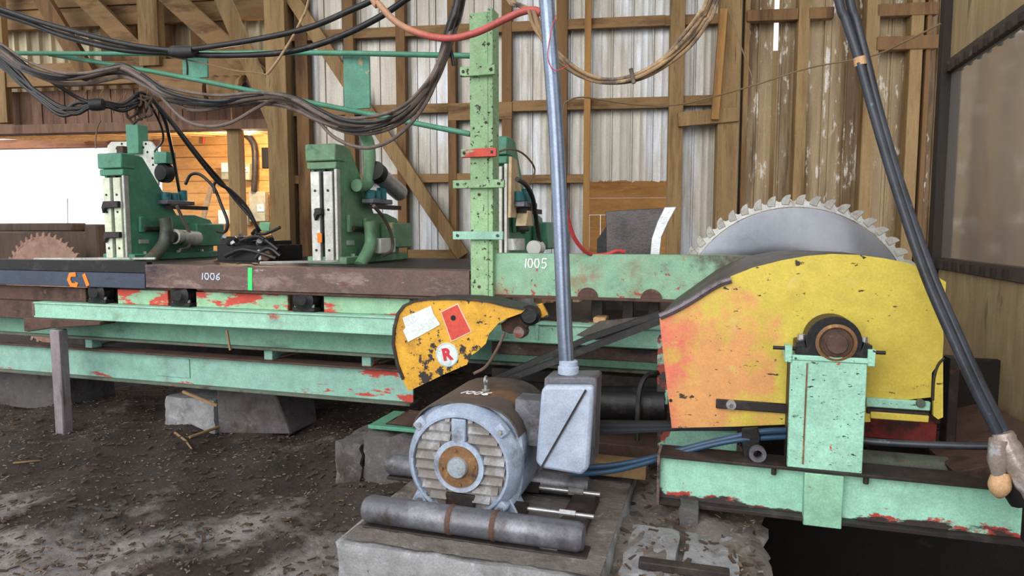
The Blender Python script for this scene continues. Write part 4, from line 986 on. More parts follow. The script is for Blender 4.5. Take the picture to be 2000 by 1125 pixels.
# ------------------------------------------------------------------ green knees (headblocks)
VK = 4.6
UK = [P(249, 400, VK).x, P(662, 400, VK).x, P(992, 400, VK).x]
zk = z1r - .024
KPX = [(249, 301), (270, 303.5), (279, 307), (309, 358), (339, 408), (346, 420), (381, 420), (411, 429), (418, 441), (418, 514), (249, 514)]
KP = [(PU(x, y, UK[0]).y, PU(x, y, UK[0]).z) for x, y in KPX]
KP = [(v, max(z, zk)) for v, z in KP]
KP[-1] = (VK, zk); KP[-2] = (KP[-2][0], zk); KP[0] = (VK, KP[0][1])
ZK1 = KP[0][1]; KD = KP[-2][0]
KW = .245
def knee(i, body, rail_m, label):
    u = UK[i]; rt = root('carriage_knee', (u - KW/2, VK + .4, zk), label, 'carriage knee', 'log carriage knees')
    b = MB(); b.prism(KP, 'x', u - .03, u); b.build('side_plate', body, rt, bevel=.006)
    b = MB(); b.prism(KP, 'x', u - KW, u - KW + .03); b.build('side_plate', body, rt, bevel=.006)
    b = MB(); b.prism([(v + (.03 if k in (0, 10) else -.02), z) for k, (v, z) in enumerate(KP)], 'x', u - KW + .03, u - .03); b.build('core', body, rt)
    h = ZK1 - zk
    b = MB(); b.box(u - KW - .015, u + .01, VK - .05, VK + .1, zk + h*.865, ZK1 + .005); cap = b.build('cap', body, rt, bevel=.008)
    b = MB(); b.box(u - KW - .012, u + .004, VK - .035, VK + .05, zk + h*.80, zk + h*.86); b.build('cap_lip', body, rt, bevel=.006)
    for k, (x0, x1) in enumerate(((.02, .10), (.135, .215))):
        b = MB(); b.box(u - KW + x0, u - KW + x1, VK - .04, VK + .01, zk + .02, zk + h*.78); rl = b.build('face_rail', rail_m, rt, bevel=.004)
        for t in (.12, .46, .62): bolt(rl, (u - KW + (x0+x1)/2, VK - .04, zk + h*t), .011, 'dark_steel', l=.004)
    b = MB(); b.box(u - KW + .10, u - KW + .135, VK - .01, VK + .02, zk + .02, zk + h*.84); b.build('slot', 'black_steel', rt)
    b = MB(); b.box(u - .02, u + .004, VK - .03, VK + .02, zk + .02, zk + h*.8); b.build('edge_bar', 'rail_steel', rt, bevel=.003)
    dogs = ((.50, .055, 'dark_steel'), (.22, .05, 'dark_steel')) if i == 0 else (((.42, .05, 'black_steel'),) if i == 1 else ())
    for t, hh, m_ in dogs:
        x0, x1 = (u - KW + .03, u - .03) if i == 0 else (u - KW + .06, u - KW + .135)
        b = MB(); b.prism([(x0, zk + h*t), (x0 + .02, zk + h*t + hh), (x1, zk + h*t + hh), (x1, zk + h*t), (x0 + .04, zk + h*t - .005), (x0 + .012, zk + h*t - .05)], 'y', VK - .075, VK - .042); b.build('log_dog', m_, rt, bevel=.004)
    # side ribs, boss and clevis
    for (v0, t0, t1) in ((VK + .1, .27, .42), (VK + .36, .26, .40)):
        b = MB(); b.box(u, u + .03, v0, v0 + .06, zk + h*t0, zk + h*t1); b.build('lug', body, rt, bevel=.006)
    b = MB(); b.cyl((u + .03, VK + .14, zk + h*.30), (u + .03, VK + .40, zk + h*.30), .022, 12); b.build('pin', 'dark_steel', rt)
    b = MB(); b.box(u + .0, u + .012, VK + .10, VK + .20, zk + h*.16, zk + h*.20); b.build('name_plate', 'rail_steel', rt)
    b = MB(); b.box(u - KW - .04, u + .07, VK - .02, KD + .04, zk, zk + .06); bs = b.build('base', body, rt, bevel=.006)
    for v0 in (VK + .12, VK + .5, VK + .8): bolt(bs, (u + .045, v0, zk + .06), .018, 'steel', 'z', .02)
    b = MB(); b.box(u, u + .13, KD - .36, KD + .02, zk + h*.12, zk + h*.36); b.build('rear_housing', body, rt, bevel=.012)
    return rt
def px_u(x, y, u): return PU(x, y, u)
k1 = knee(0, 'green', 'rail_white', 'dark green carriage knee at the left with a white perforated plate behind')
k2 = knee(1, 'green_old', 'rail_steel', 'olive green carriage knee in the middle with a bent pipe and steel cylinder')
k3 = knee(2, 'green', 'rail_steel', 'dark green carriage knee half hidden behind the light green post')
def valve(rt, u, px, mt='teal'):
    c = px_u(px[0], px[1], u); w = .16
    b = MB(); b.box(u - .05, u + .06, c.y - .22, c.y + .12, c.z - .06, c.z - .02); vb = b.build('valve_block', 'gun_steel', rt, bevel=.006)
    for k in range(3):
        b = MB(); b.cyl((u, c.y - .17 + k*.1, c.z - .02), (u, c.y - .17 + k*.1, c.z + .05 + .03*(k == 2)), .042, 14); b.build('solenoid', mt, vb, bevel=.004)
    b = MB(); b.box(u - .03, u + .05, c.y - .16, c.y + .3, c.z - .10, c.z - .065); b.build('bracket', 'dark_steel', vb)
def tubepart(rt, name, mt, pxs, u, r, n=12):
    b = MB(); b.tube(smooth([px_u(x, y, u) for x, y in pxs], 6), r, n); return b.build(name, mt, rt)
u = UK[0] + .05
valve(k1, u, (352, 388))
tubepart(k1, 'feed_pipe', 'grey_green', [(322, 425), (325, 445), (322, 470), (310, 490), (288, 512)], UK[0] + .10, .055)
tubepart(k1, 'cylinder', 'rail_steel', [(340, 462), (385, 466)], UK[0] + .16, .07, 16)
tubepart(k1, 'cylinder_cap', 'black_steel', [(333, 463), (341, 463)], UK[0] + .16, .05, 14)
tubepart(k1, 'small_hose', 'hose_grey', [(345, 402), (358, 430), (372, 462), (368, 482), (352, 488)], UK[0] + .2, .014, 8)
c = px_u(321, 338, UK[0] - .1); b = MB(); b.lathe([(0, -.05), (.07, -.05), (.09, -.03), (.09, .04), (0, .04)], c, 'y', 20); b.build('motor_can', 'black_steel', k1)
c = px_u(318, 308, UK[0] - .12); b = MB(); b.box(c.x - .05, c.x + .1, c.y - .06, c.y + .06, c.z - .06, c.z + .05); b.build('mount_block', 'green', k1, bevel=.005)
WPX = [(206, 312), (209, 300), (210, 285), (217, 277), (294, 276), (306, 291), (309, 362), (206, 362)]
vw = 5.15
b = MB(); b.prism(poly(WPX, vw), 'y', vw, vw + .02); wp = b.build('setting_plate', 'plate_white', k1, label='white perforated plate with dark holes')
for x, y in ((238, 281), (252, 282), (268, 280), (285, 281), (280, 288), (288, 297), (298, 309), (299, 322), (304, 336), (262, 296), (228, 290)):
    bolt(wp, P(x, y, vw), .012, 'ink_black', l=.003, name='hole')
bx('stem', 'green', 246, 243, 270, 300, vw - .05, .12, k1)
bx('guide_bar', 'rust_brown', 227, 285, 240, 303, VK + .02, .05, k1)
# knee 2 extras
u = UK[1] + .06
tubepart(k2, 'bent_pipe', 'green_old', [(705, 252), (718, 275), (722, 305), (720, 350), (712, 362), (696, 362)], u, .05, 14)
b = MB(); b.tube([px_u(735, 337, u + .05), px_u(781, 377, u + .05)], .075, 20); cy = b.build('cylinder', 'steel', k2)
b = MB(); b.tube([px_u(731, 333, u + .05), px_u(740, 341, u + .05)], .085, 16); b.build('end_cap', 'black_steel', cy)
valve(k2, u + .02, (742, 385))
tubepart(k2, 'lower_pipe', 'green_old', [(722, 432), (724, 470), (718, 492), (702, 520)], u + .05, .05, 14)
c = px_u(752, 480, u + .06); b = MB(); b.box(c.x - .05, c.x + .05, c.y - .17, c.y + .1, c.z - .06, c.z + .065); b.build('switch_box', 'box_white', k2, bevel=.006)
tubepart(k2, 'small_hose', 'hose_grey', [(730, 402), (752, 430), (766, 465), (764, 490), (746, 500)], u + .12, .015, 8)
b = MB(); c = px_u(757, 442, u); b.cyl(c, c + Vector((.06, 0, 0)), .035, 14); b.build('grease_cup', 'cream', k2)
bx('lever_bracket', 'cream', 632, 284, 644, 300, VK + .05, .04, k2)
bx('chip_flake', 'spray_orange', 619, 455, 628, 474, VK - .05, .008, k2)
# knee 3 extras
u = UK[2] + .05
b = MB(); b.prism([(px_u(x, y, u).y, px_u(x, y, u).z) for x, y in ((994, 306), (1004, 312), (1022, 425), (992, 425))], 'x', u, u + .02); b.build('cover_panel', 'cream', k3, label='cream tapered side panel')
valve(k3, u + .04, (1026, 390))
c = px_u(1022, 428, u + .05); b = MB(); b.prism([(c.y - .1, c.z - .05), (c.y + .12, c.z - .05), (c.y + .06, c.z + .06), (c.y - .05, c.z + .06)], 'x', u + .02, u + .1); b.build('hood', 'cream', k3, bevel=.004)
tubepart(k3, 'cylinder', 'rail_steel', [(1008, 466), (1008, 488)], u + .1, .06, 14)
tubepart(k3, 'small_cylinder', 'box_white', [(1042, 484), (1052, 484)], u + .1, .055, 14)
tubepart(k3, 'pilot_hose', 'hose_black', [(1010, 350), (1026, 360), (1040, 385), (1046, 420), (1052, 460), (1056, 490)], u + .12, .017, 8)
tubepart(k3, 'pilot_wire', 'wire', [(970, 298), (995, 291), (1020, 299), (1040, 320), (1044, 338), (1030, 362)], u + .1, .007, 6)

# ------------------------------------------------------------------ hydraulic valve bank on the deck
hv = root('hydraulic_valve_bank', P(485, 514, 5.0), 'oily black hydraulic valve bank between the left and middle knees', 'valve bank')
zh = zk
def hb(name, mt, x0, y0, x1, y1, v, d):
    return bx(name, mt, x0, y0, x1, y1, v, d, hv)
hb('base_block', 'black_steel', 424, 478, 545, 516, 5.0, .35); hb('body_block', 'dark_steel', 430, 462, 486, 480, 5.05, .3); hb('body_block', 'black_steel', 492, 470, 530, 482, 5.02, .3)
rnd = random.Random(12)
for k in range(9):
    x = 436 + k*11.5; y = 462 + rnd.uniform(-8, 14); c = P(x, y, 4.98)
    b = MB(); b.cyl(c, c + Vector((rnd.uniform(.03, .07), -.05, rnd.uniform(-.02, .03))), rnd.uniform(.016, .03), 10); b.build('fitting', rnd.choice(('steel', 'black_steel', 'gun_steel', 'dark_steel')), hv)
for (a0, a1) in (((505, 488), (510, 508)), ((452, 476), (462, 470))):
    b = MB(); b.bar(P(*a0, 4.95), P(*a1, 4.95), .035, .03); b.build('lever', 'rail_steel', hv, bevel=.004)
for pts in ([(440, 500), (470, 488), (500, 492), (540, 505)], [(470, 470), (500, 462), (520, 470), (543, 488)], [(500, 505), (515, 488), (530, 486), (548, 500)]):
    b = MB(); b.tube(smooth([P(x, y, 4.94) for x, y in pts], 6), .018, 8); b.build('hose', 'hose_black', hv)
b = MB(); c = P(522, 498, 4.97); b.lathe([(0, -.03), (.05, -.03), (.06, -.01), (.06, .05), (0, .05)], c, 'y', 18); b.build('pump_end', 'rust_brown', hv)

# ------------------------------------------------------------------ yellow feed guard
VFG = 3.30
FG = [(768, 640), (775, 612), (788, 595), (806, 587), (832, 583), (870, 582), (915, 583), (960, 588), (990, 596), (1028, 603), (1018, 612), (990, 622), (973, 632), (955, 652), (949, 671), (935, 684), (918, 696), (912, 712), (870, 730), (798, 764), (786, 742), (774, 712), (766, 672)]
fp = poly(FG, VFG)
fg = root('feed_guard', (P(880, 660, VFG).x, VFG + .1, min(z for x, z in fp)), 'scratched orange yellow feed belt guard with three stickers', 'guard')
b = MB(); b.prism(fp, 'y', VFG, VFG + .01); b.build('face_sheet', 'yellow_feed', fg)
idx = [20, 21, 22, 0, 1, 2, 3, 4, 5, 6, 7, 8, 9]
arc = [fp[k] for k in idx]; n = len(arc); b = MB()
b.v = [Vector((x, VFG - .008, z)) for x, z in arc] + [Vector((x, VFG + .2, z)) for x, z in arc]
ctr = Vector((P(890, 660, VFG).x, 0, P(890, 660, VFG).z))
b.v += [Vector((x + (ctr.x - x)*.045, VFG - .008, z + (ctr.z - z)*.045)) for x, z in arc] + [Vector((x + (ctr.x - x)*.045, VFG + .2, z + (ctr.z - z)*.045)) for x, z in arc]
for k in range(n-1):
    b.f += [(k, k+1, n+k+1, n+k), (2*n+k, 3*n+k, 3*n+k+1, 2*n+k+1), (k, 2*n+k, 2*n+k+1, k+1), (n+k, n+k+1, 3*n+k+1, 3*n+k)]
b.f += [(0, n, 3*n, 2*n), (n-1, 3*n-1, 4*n-1, 2*n-1)]
b.build('rim_band', 'dark_steel', fg, label='dark oily rim band')
e_ = .004
b = MB(); b.prism(poly([(786, 621), (842, 597), (846, 612), (860, 634), (822, 655), (797, 668), (787, 646), (792, 640)], VFG - e_), 'y', VFG - e_, VFG - .0005); b.build('white_sticker', 'sticker_white', fg)
b = MB(); b.prism(poly([(860, 609), (894, 592), (922, 648), (881, 668)], VFG - .003), 'y', VFG - .003, VFG - .0005); rs = b.build('red_sticker', 'sticker_pink', fg)
b = MB(); b.prism(poly([(862, 610), (893, 595), (918.5, 647), (882, 665)], VFG - e_ - .001), 'y', VFG - e_ - .001, VFG - .0031); b.build('red_print', 'sticker_red', rs)
c = P(885, 621, VFG - .007); b = MB(); b.lathe([(0, 0), (.0145, 0), (.0145, .002), (0, .002)], c, 'y', 20); b.build('hole_mark', 'ink_black', rs)
c = P(873, 693, VFG - .004); rc = P(895, 693, VFG).x - P(873, 693, VFG).x
b = MB(); b.lathe([(0, 0), (rc, 0), (rc, .0035), (0, .0035)], c, 'y', 36); st = b.build('round_sticker', 'sticker_white', fg)
b = MB(); b.lathe([(rc*.90, -.0008), (rc*.96, -.0008), (rc*.96, .001), (rc*.90, .001)], c, 'y', 36, ring=True); b.build('sticker_ring', 'ring_blue', st)
fc = bpy.data.curves.new('letter_r', 'FONT'); fc.body = 'R'; fc.size = rc*1.35; fc.extrude = .0008; fc.offset = rc*.06; fc.align_x = 'CENTER'; fc.align_y = 'CENTER'
tmp = bpy.data.objects.new('tmp_letter', fc); COL.objects.link(tmp)
dg = bpy.context.evaluated_depsgraph_get(); lm = bpy.data.meshes.new_from_object(tmp.evaluated_get(dg)); bpy.data.objects.remove(tmp)
lm.materials.clear(); lm.materials.append(M['letter_red'])
lo_ = bpy.data.objects.new('letter', lm); COL.objects.link(lo_); lo_.parent = st; lo_.location = Vector((c.x, c.y - .0018, c.z)) - WLOC[st.name]; lo_.rotation_euler = (R(90), R(-12), 0)
# worn bracket right of the guard
fbk = root('feed_shaft_bearing', P(1000, 640, VFG + .05), 'oily feed shaft bearing at the right tip of the orange guard', 'bearing')
c = P(1038, 614, VFG + .06); b = MB(); b.lathe([(0, -.05), (.04, -.05), (.055, -.035), (.055, .08), (0, .08)], c, 'y', 18); b.build('bearing_can', 'black_steel', fbk)
b = MB(); b.prism(poly([(978, 632), (1000, 618), (1030, 606), (1050, 600), (1066, 612), (1062, 626), (1040, 628), (1020, 650), (996, 652), (980, 646)], VFG + .08), 'y', VFG + .08, VFG + .11); b.build('bracket_plate', 'rust_brown', fbk, bevel=.004)
c = P(1016, 648, VFG + .07); b = MB(); b.lathe([(0, -.03), (.03, -.03), (.036, 0), (.036, .05), (0, .05)], c, 'y', 16); b.build('idler', 'rusty', fbk)
b = MB(); b.prism(poly([(1040, 598), (1058, 592), (1072, 618), (1052, 624)], VFG + .06), 'y', VFG + .06, VFG + .08); b.build('scrap_tab', 'yellow_feed', fbk)
b = MB(); b.tube(smooth([P(985, 650, 3.28), P(972, 680, 3.2), P(950, 715, 3.05), P(925, 730, 3.0)], 5), .008, 8); b.build('linkage_rod', 'rusty', label='thin rusty linkage rod below the orange guard', cat='rod')

# ------------------------------------------------------------------ belts
def strip(name, mt, pts, w, t, label, cat, group=None, side=(0,1,0)):
    b = MB(); pts = [Vector(p) for p in pts]
    for a0, a1 in zip(pts[:-1], pts[1:]): b.bar(a0, a1, w, t, side=side)
    return b.build(name, mt, label=label, cat=cat, group=group)
strip('drive_belt', 'rubber', [P(1300, 622, 3.42), P(980, 745, 3.40)], .09, .030, 'black drive belt slanting from the yellow guard, front run', 'belt', 'slanting drive belts')
strip('drive_belt', 'rubber', [P(1290, 612, 3.55), P(1150, 660, 3.55), P(960, 742, 3.53)], .07, .028, 'black drive belt slanting from the yellow guard, rear run', 'belt', 'slanting drive belts')
b = MB(); vv = 3.6; b.prism(poly([(1125, 655), (1170, 628), (1260, 618), (1285, 612), (1240, 648), (1165, 664)], vv), 'y', vv, vv + .02); b.build('belt_flap', 'guard_rim', label='grey worn rubber flap above the slanting belts', cat='flap')
for k in range(5):
    y0 = 824 + k*5.4; y1 = 822 + k*3.2
    strip('v_belt', 'hose_navy' if k % 2 else 'rubber', [P(1050, y0 + 2, 3.16), P(1165, y0, 3.22), P(1330, y1 + 3, 3.29), P(1560, y1 + 3, 3.31)], .02, .014, 'black v-belt from the motor, number %s of the band counted from the top' % ('one', 'two', 'three', 'four', 'five')[k], 'belt', 'motor v-belts')

# ------------------------------------------------------------------ inner frame seen behind the pedestal and belts
VI = 3.62
def ibeam(mt, x0, y0, x1, y1, v, d, label, cat='beam', name='frame_beam'):
    return bx(name, mt, x0, y0, x1, y1, v, d, label=label, cat=cat)
ibeam('red_steel', 1640, 822, 1830, 858, VI, .12, 'dark red inner frame beam below the yellow guard')
b = MB(); p = P(1600, 895, 3.4); q = P(1850, 905, 3.4); b.tube([(p.x, 3.4, p.z), (q.x, 3.4, p.z)], .06, 16); b.build('frame_tube', 'grey_green', label='grey green tube with red end behind the base beam', cat='tube')
ibeam('mint_base', 1283, 660, 1306, 790, 3.5, .1, 'narrow green frame upright left of the yellow guard')
ibeam('mint_base', 1283, 838, 1440, 884, 3.42, .06, 'green frame gusset under the left of the yellow guard', 'gusset', 'frame_gusset')
ibeam('rusty', 960, 676, 1285, 700, 3.95, .1, 'dark red frame rail behind the slanting belts')
ibeam('dark_steel', 960, 728, 1285, 752, 3.9, .12, 'dark oily frame rail low behind the conduit')
ibeam('rust_brown', 1120, 868, 1290, 892, 3.45, .3, 'weathered sill timber behind the junction box', 'timber', 'sill_timber')
ibeam('wood_stick', 1130, 905, 1262, 932, 3.2, .12, 'bark covered sill timber on the mud right of the junction box', 'timber', 'sill_timber')
b = MB(); p = P(1150, 787, 3.55); q = P(1300, 790, 3.55); b.tube([p, q], .095, 24); b.build('hydraulic_cylinder', 'black_steel', label='thick black hydraulic cylinder behind the junction box', cat='cylinder')
b = MB(); b.tube(smooth([P(1285, 728, 3.5), P(1262, 735, 3.45), P(1250, 760, 3.42), P(1246, 800, 3.4), P(1244, 860, 3.38)], 6), .014, 8); b.build('drain_hose', 'hose_black', label='thin black hose dropping beside the hydraulic cylinder', cat='hose')
ibeam('dark_steel', 1850, 700, 1870, 920, 3.6, .1, 'dark post under the right end of the yellow guard', 'post', 'frame_post')
ibeam('black_steel', 1700, 838, 2010, 850, 3.85, .1, 'black rail deep behind the base beam')
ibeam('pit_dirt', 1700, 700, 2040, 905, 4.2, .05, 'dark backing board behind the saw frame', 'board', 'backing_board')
# eye lug and hanger on the base beam
eg = root('eye_lug', P(1480, 900, 3.05), 'steel eye lug and dark hanger standing on the base beam', 'lug')
c = P(1480, 886, 3.03)
b = MB(); b.lathe([(.018, 0), (.036, 0), (.036, .025), (.018, .025)], (c.x, 3.03, zt_ + .034), 'y', 28, ring=True); b.build('eye_ring', 'gun_steel', eg)
c = P(1466, 860, 3.1); b = MB(); b.prism(poly([(1450, 838), (1480, 836), (1486, 855), (1478, 895), (1452, 895), (1448, 860)], 3.1), 'y', 3.1, 3.125); b.build('hanger', 'black_steel', eg, bevel=.004)
# hoses along the base
def hose(name, mt, pts, r, label, cat='hose', group=None, n=10, k=7):
    # runs that leave the picture carry on to the rafters or along the shed
    q = [P(*p) for p in pts]
    for end in (0, -1):
        x, y = pts[end][:2]; d = (q[end] - q[1 if end == 0 else -2]).normalized()
        e = None
        if y < 0: e = [q[end] + d*.5 + Vector((0, 0, .25)), q[end] + d*.7 + Vector((0, 0, 1.5))]
        elif x < 0: e = [q[end] + d*.6, q[end] + d*1.0 + Vector((-1.2, .1, .35))]
        if e: q = (e[::-1] + q) if end == 0 else (q + e)
    b = MB(); b.tube(smooth(q, k), r, n); return b.build(name, mt, label=label, cat=cat, group=group)
hose('hydraulic_hose', 'hose_blue', [(1120, 914, 2.95), (1180, 911, 3.0), (1240, 902, 3.05), (1300, 887, 3.1), (1370, 868, 3.12), (1440, 852, 3.12), (1490, 843, 3.13), (1560, 840, 3.16)], .014, 'blue hydraulic hose, upper one running to the pedestal', group='blue base hoses')
hose('hydraulic_hose', 'hose_blue', [(1115, 926, 2.92), (1190, 921, 2.97), (1260, 905, 3.04), (1320, 887, 3.09), (1400, 867, 3.1), (1460, 858, 3.11), (1560, 852, 3.15)], .012, 'blue hydraulic hose, lower one running to the pedestal', group='blue base hoses')
hose('hydraulic_hose', 'hose_navy', [(1660, 858, 3.15), (1720, 864, 3.13), (1800, 868, 3.1), (1880, 871, 3.05), (1950, 872, 3.0)], .015, 'dark hose from the pedestal to the taped joint')

# ------------------------------------------------------------------ black splitter wing and steel in front of the wall hole
VSP = 4.45
sp = root('splitter_plate', P(1225, 500, VSP), 'black steel splitter plate with bright curved edge behind the beam', 'plate')
b = MB(); b.prism(poly([(1166, 520), (1166, 468), (1184, 442), (1182, 413), (1240, 409), (1300, 406), (1290, 430), (1276, 462), (1270, 520)], VSP), 'y', VSP, VSP + .02); b.build('plate', 'splitter', sp, bevel=.003)
b = MB(); b.prism(poly([(1298, 405), (1321, 404), (1306, 432), (1292, 462), (1286, 520), (1268, 520), (1273, 466), (1284, 434)], VSP - .012), 'y', VSP - .012, VSP + .03); b.build('bright_edge', 'bright_edge', sp, bevel=.003)
b = MB(); b.prism(poly([(1166, 520), (1166, 468), (1184, 442), (1184, 520)], VSP - .006), 'y', VSP - .006, VSP); b.build('side_gusset', 'black_steel', sp)
b = MB(); b.box(P(1160, 500, VSP).x, P(1290, 500, VSP).x, VSP - .05, VSP + .1, Z_TC1 + .013, P(1220, 516, VSP).z); b.build('foot', 'dark_steel', sp)
bx('cut_block', 'wood_pale', 1158, 620, 1183, 632, 3.8, .12, label='pale offcut block lying on the track under the light green beam', cat='offcut', bevel=.006)
b = MB(); b.box(P(1000, 590, 3.9).x, P(1330, 590, 3.9).x, 3.86, 5.3, Z_TC1 + .0, Z_TC1 + .012); b.build('track_pan', 'dark_steel', label='dark pan between the tracks under the light green beam', cat='pan')
for i, (x0, x1, mt) in enumerate(((1042, 1060, 'wood_pale'), (1066, 1078, 'wood_pale'), (1118, 1130, 'cream'), (1175, 1190, 'timber_or'), (1232, 1252, 'wood_pale'))):
    bx('slab_offcut', mt, x0, 583 + (i % 2)*4, x1, 612, 4.6 + .1*i, .25, label='pale board end showing under the light green beam, number %s from the left' % ('one', 'two', 'three', 'four', 'five')[i], cat='board', group='board ends under the beam')
for i, x in enumerate((1155, 1215, 1265)):
    bx('support_bracket', 'dark_steel', x, 585, x + 22, 624, 3.9, .12, label='dark support bracket under the light green beam, %s of three' % ('left', 'middle', 'right')[i], cat='bracket', group='beam brackets')

# ------------------------------------------------------------------ hanging green plates and rods by the mast
hose('tie_rod', 'green', [(24, 104, 3.9), (300, 105, 3.85), (600, 103, 3.78), (919, 109, 3.70)], .0165, 'upper straight green tie rod running left from the mast', 'rod', 'green tie rods', k=3)
hose('tie_rod', 'green', [(96, 106, 3.95), (300, 140, 3.9), (600, 199, 3.8), (919, 262, 3.70)], .0165, 'lower slanting green tie rod running left from the mast', 'rod', 'green tie rods', k=3)
bx('hanger_plate', 'green_plate', 671, 108, 722, 213, 3.80, .014, label='large flaking green plate hung between the tie rods', cat='plate', bevel=.003)
bx('hanger_plate', 'green_plate', 356, 109, 405, 153, 3.9, .014, label='small teal plate hung between the tie rods at the left', cat='plate', bevel=.003)

# ------------------------------------------------------------------ hoses and cables overhead
hose('power_cable', 'hose_black', [(-40, 5, 3.3), (0, 17, 3.3), (70, 40, 3.3), (140, 60, 3.3), (210, 78, 3.3), (275, 91, 3.3), (345, 98, 3.3), (420, 90, 3.3), (500, 77, 3.3), (600, 55, 3.3), (680, 22, 3.3), (740, -6, 3.3), (790, -40, 3.3)], .016, 'thick black cable sagging across the upper left, upper run', group='thick black cables')
hose('power_cable', 'hose_black', [(-40, 8, 3.34), (0, 26, 3.34), (60, 46, 3.34), (120, 69, 3.34), (190, 88, 3.34), (250, 99, 3.34), (330, 104, 3.34), (410, 108, 3.34), (500, 107, 3.34), (580, 98, 3.34), (660, 73, 3.34), (740, 34, 3.34), (800, -6, 3.34), (850, -40, 3.34)], .017, 'thick black cable sagging across the upper left, lower run', group='thick black cables')
hose('power_cable', 'hose_black', [(-40, 2, 3.36), (20, 32, 3.36), (90, 56, 3.36), (180, 82, 3.36), (260, 97, 3.36), (340, 101, 3.34)], .012, 'thinner black cable following the thick pair to the tape wrap', group='thick black cables')
b = MB(); b.tube([P(336, 101, 3.31), P(358, 102, 3.31), P(381, 101, 3.31)], [.033, .037, .033], 12); b.build('tape_wrap', 'rubber', label='black tape wrap binding the thick cables', cat='tape')
hose('cord', 'hose_black', [(363, 112, 3.31), (366, 130, 3.32), (366, 146, 3.33)], .006, 'short black cord hanging under the tape wrap', 'cord', n=6)
G0 = [(-30, 80), (8, 104), (40, 128), (75, 143), (120, 152), (170, 148), (215, 138), (245, 137), (285, 160), (320, 183), (370, 196), (430, 200), (490, 191), (540, 189), (580, 200), (620, 222), (660, 240), (700, 246), (745, 240), (785, 222), (820, 190), (850, 145), (870, 95), (885, 50), (902, -10)]
rnd = random.Random(21)
nm = ('topmost', 'second', 'third', 'fourth', 'fifth', 'lowest')
for k in range(6):
    oy = (k - 2.5)*4.0; pts = []
    for i, (x, y) in enumerate(G0):
        t = i/(len(G0)-1); sp_ = 1 + .6*sin(i*.8 + k*1.9)
        pts.append((x + (k-2.5)*(1.6 if t > .8 else .2), y + oy*sp_*(.55 if t > .85 else 1), 3.15 + .012*k + .04*sin(i*.9 + k*2)))
    hose('hydraulic_hose', 'hose_grey' if k not in (1, 4) else 'hose_black', pts, .0095 + .0015*(k % 3), '%s hose of the long dusty bundle sagging across to the mast' % nm[k], group='dusty overhead hose bundle', n=8, k=5)
hose('hydraulic_hose', 'hose_grey', [(240, 138, 3.2), (290, 160, 3.18), (325, 200, 3.18), (362, 235, 3.18), (405, 247, 3.18), (450, 240, 3.18), (500, 212, 3.18), (535, 196, 3.2), (575, 203, 3.2)], .010, 'dusty hose drooping in a loop above the left knee', n=8)
hose('hydraulic_hose', 'hose_grey', [(250, 140, 3.22), (320, 190, 3.2), (370, 214, 3.2), (420, 212, 3.2), (480, 197, 3.2), (530, 190, 3.2)], .010, 'dusty hose hanging just under the bundle above the left knee', n=8)
hose('hydraulic_hose', 'hose_grey', [(575, 205, 3.2), (615, 230, 3.18), (650, 266, 3.18), (690, 285, 3.18), (725, 288, 3.18), (765, 273, 3.18), (805, 238, 3.18), (838, 190, 3.18), (862, 130, 3.2), (880, 70, 3.2), (905, -8, 3.2)], .010, 'dusty hose drooping lowest above the middle knee', n=8)
hose('hydraulic_hose', 'hose_grey', [(600, 215, 3.2), (650, 248, 3.19), (700, 261, 3.19), (745, 256, 3.19), (790, 235, 3.19), (825, 200, 3.19), (853, 150, 3.19), (878, 75, 3.2), (898, -8, 3.2)], .011, 'dusty hose just below the bundle above the middle knee', n=8)
for k in range(4):
    dx = k*5 - 8
    hose('hydraulic_hose', 'hose_black', [(868 + dx, 110, 3.24), (880 + dx, 60, 3.22), (892 + dx, 20, 3.22), (902 + dx, -30, 3.22)], .012, 'black hose rising beside the mast, %s of four' % ('leftmost', 'second', 'third', 'rightmost')[k], group='black hoses beside the mast', n=8)
hose('hydraulic_hose', 'hose_black', [(878, 70, 3.2), (880, 95, 3.2), (884, 115, 3.2), (886, 128, 3.2)], .010, 'loose black hose end dangling left of the mast', n=8)
# black bundle at the far left running to the left knee
for k in range(6):
    o = (k - 2.5)*3.4; w1, w2, w3 = rnd.uniform(-9, 9), rnd.uniform(-12, 14), rnd.uniform(-8, 8)
    hose('hydraulic_hose', 'hose_black', [(-40, 80 + o, 3.6), (0, 118 + o*1.2, 3.6), (40, 158 + o + w1, 3.6), (80, 195 + o + w2, 3.62), (118, 220 + o*1.3 + w2, 3.65), (150, 216 + o + w1, 3.7), (178, 206 + o*.5, 3.75), (205, 204 + o*.6, 3.8), (240, 208 + o*.8 + w3, 3.9), (272, 196 + o + w1, 4.0), (292, 192 + o*.5, 4.1)], .012, '%s hose of the black bundle drooping at the far left' % nm[k], group='black hose bundle at the left', n=8, k=5)
hose('hydraulic_hose', 'hose_black', [(-20, 84, 3.5), (30, 112, 3.5), (60, 135, 3.52), (110, 165, 3.6), (150, 190, 3.7), (182, 203, 3.75)], .014, 'straight black hose cutting down to the far left bundle', n=8)
b = MB(); b.tube([P(176, 205, 3.72), P(188, 204, 3.74), P(202, 204, 3.76)], [.04, .045, .04], 12); b.build('tape_wrap', 'rubber', label='black wrap where the far left hoses meet', cat='tape')
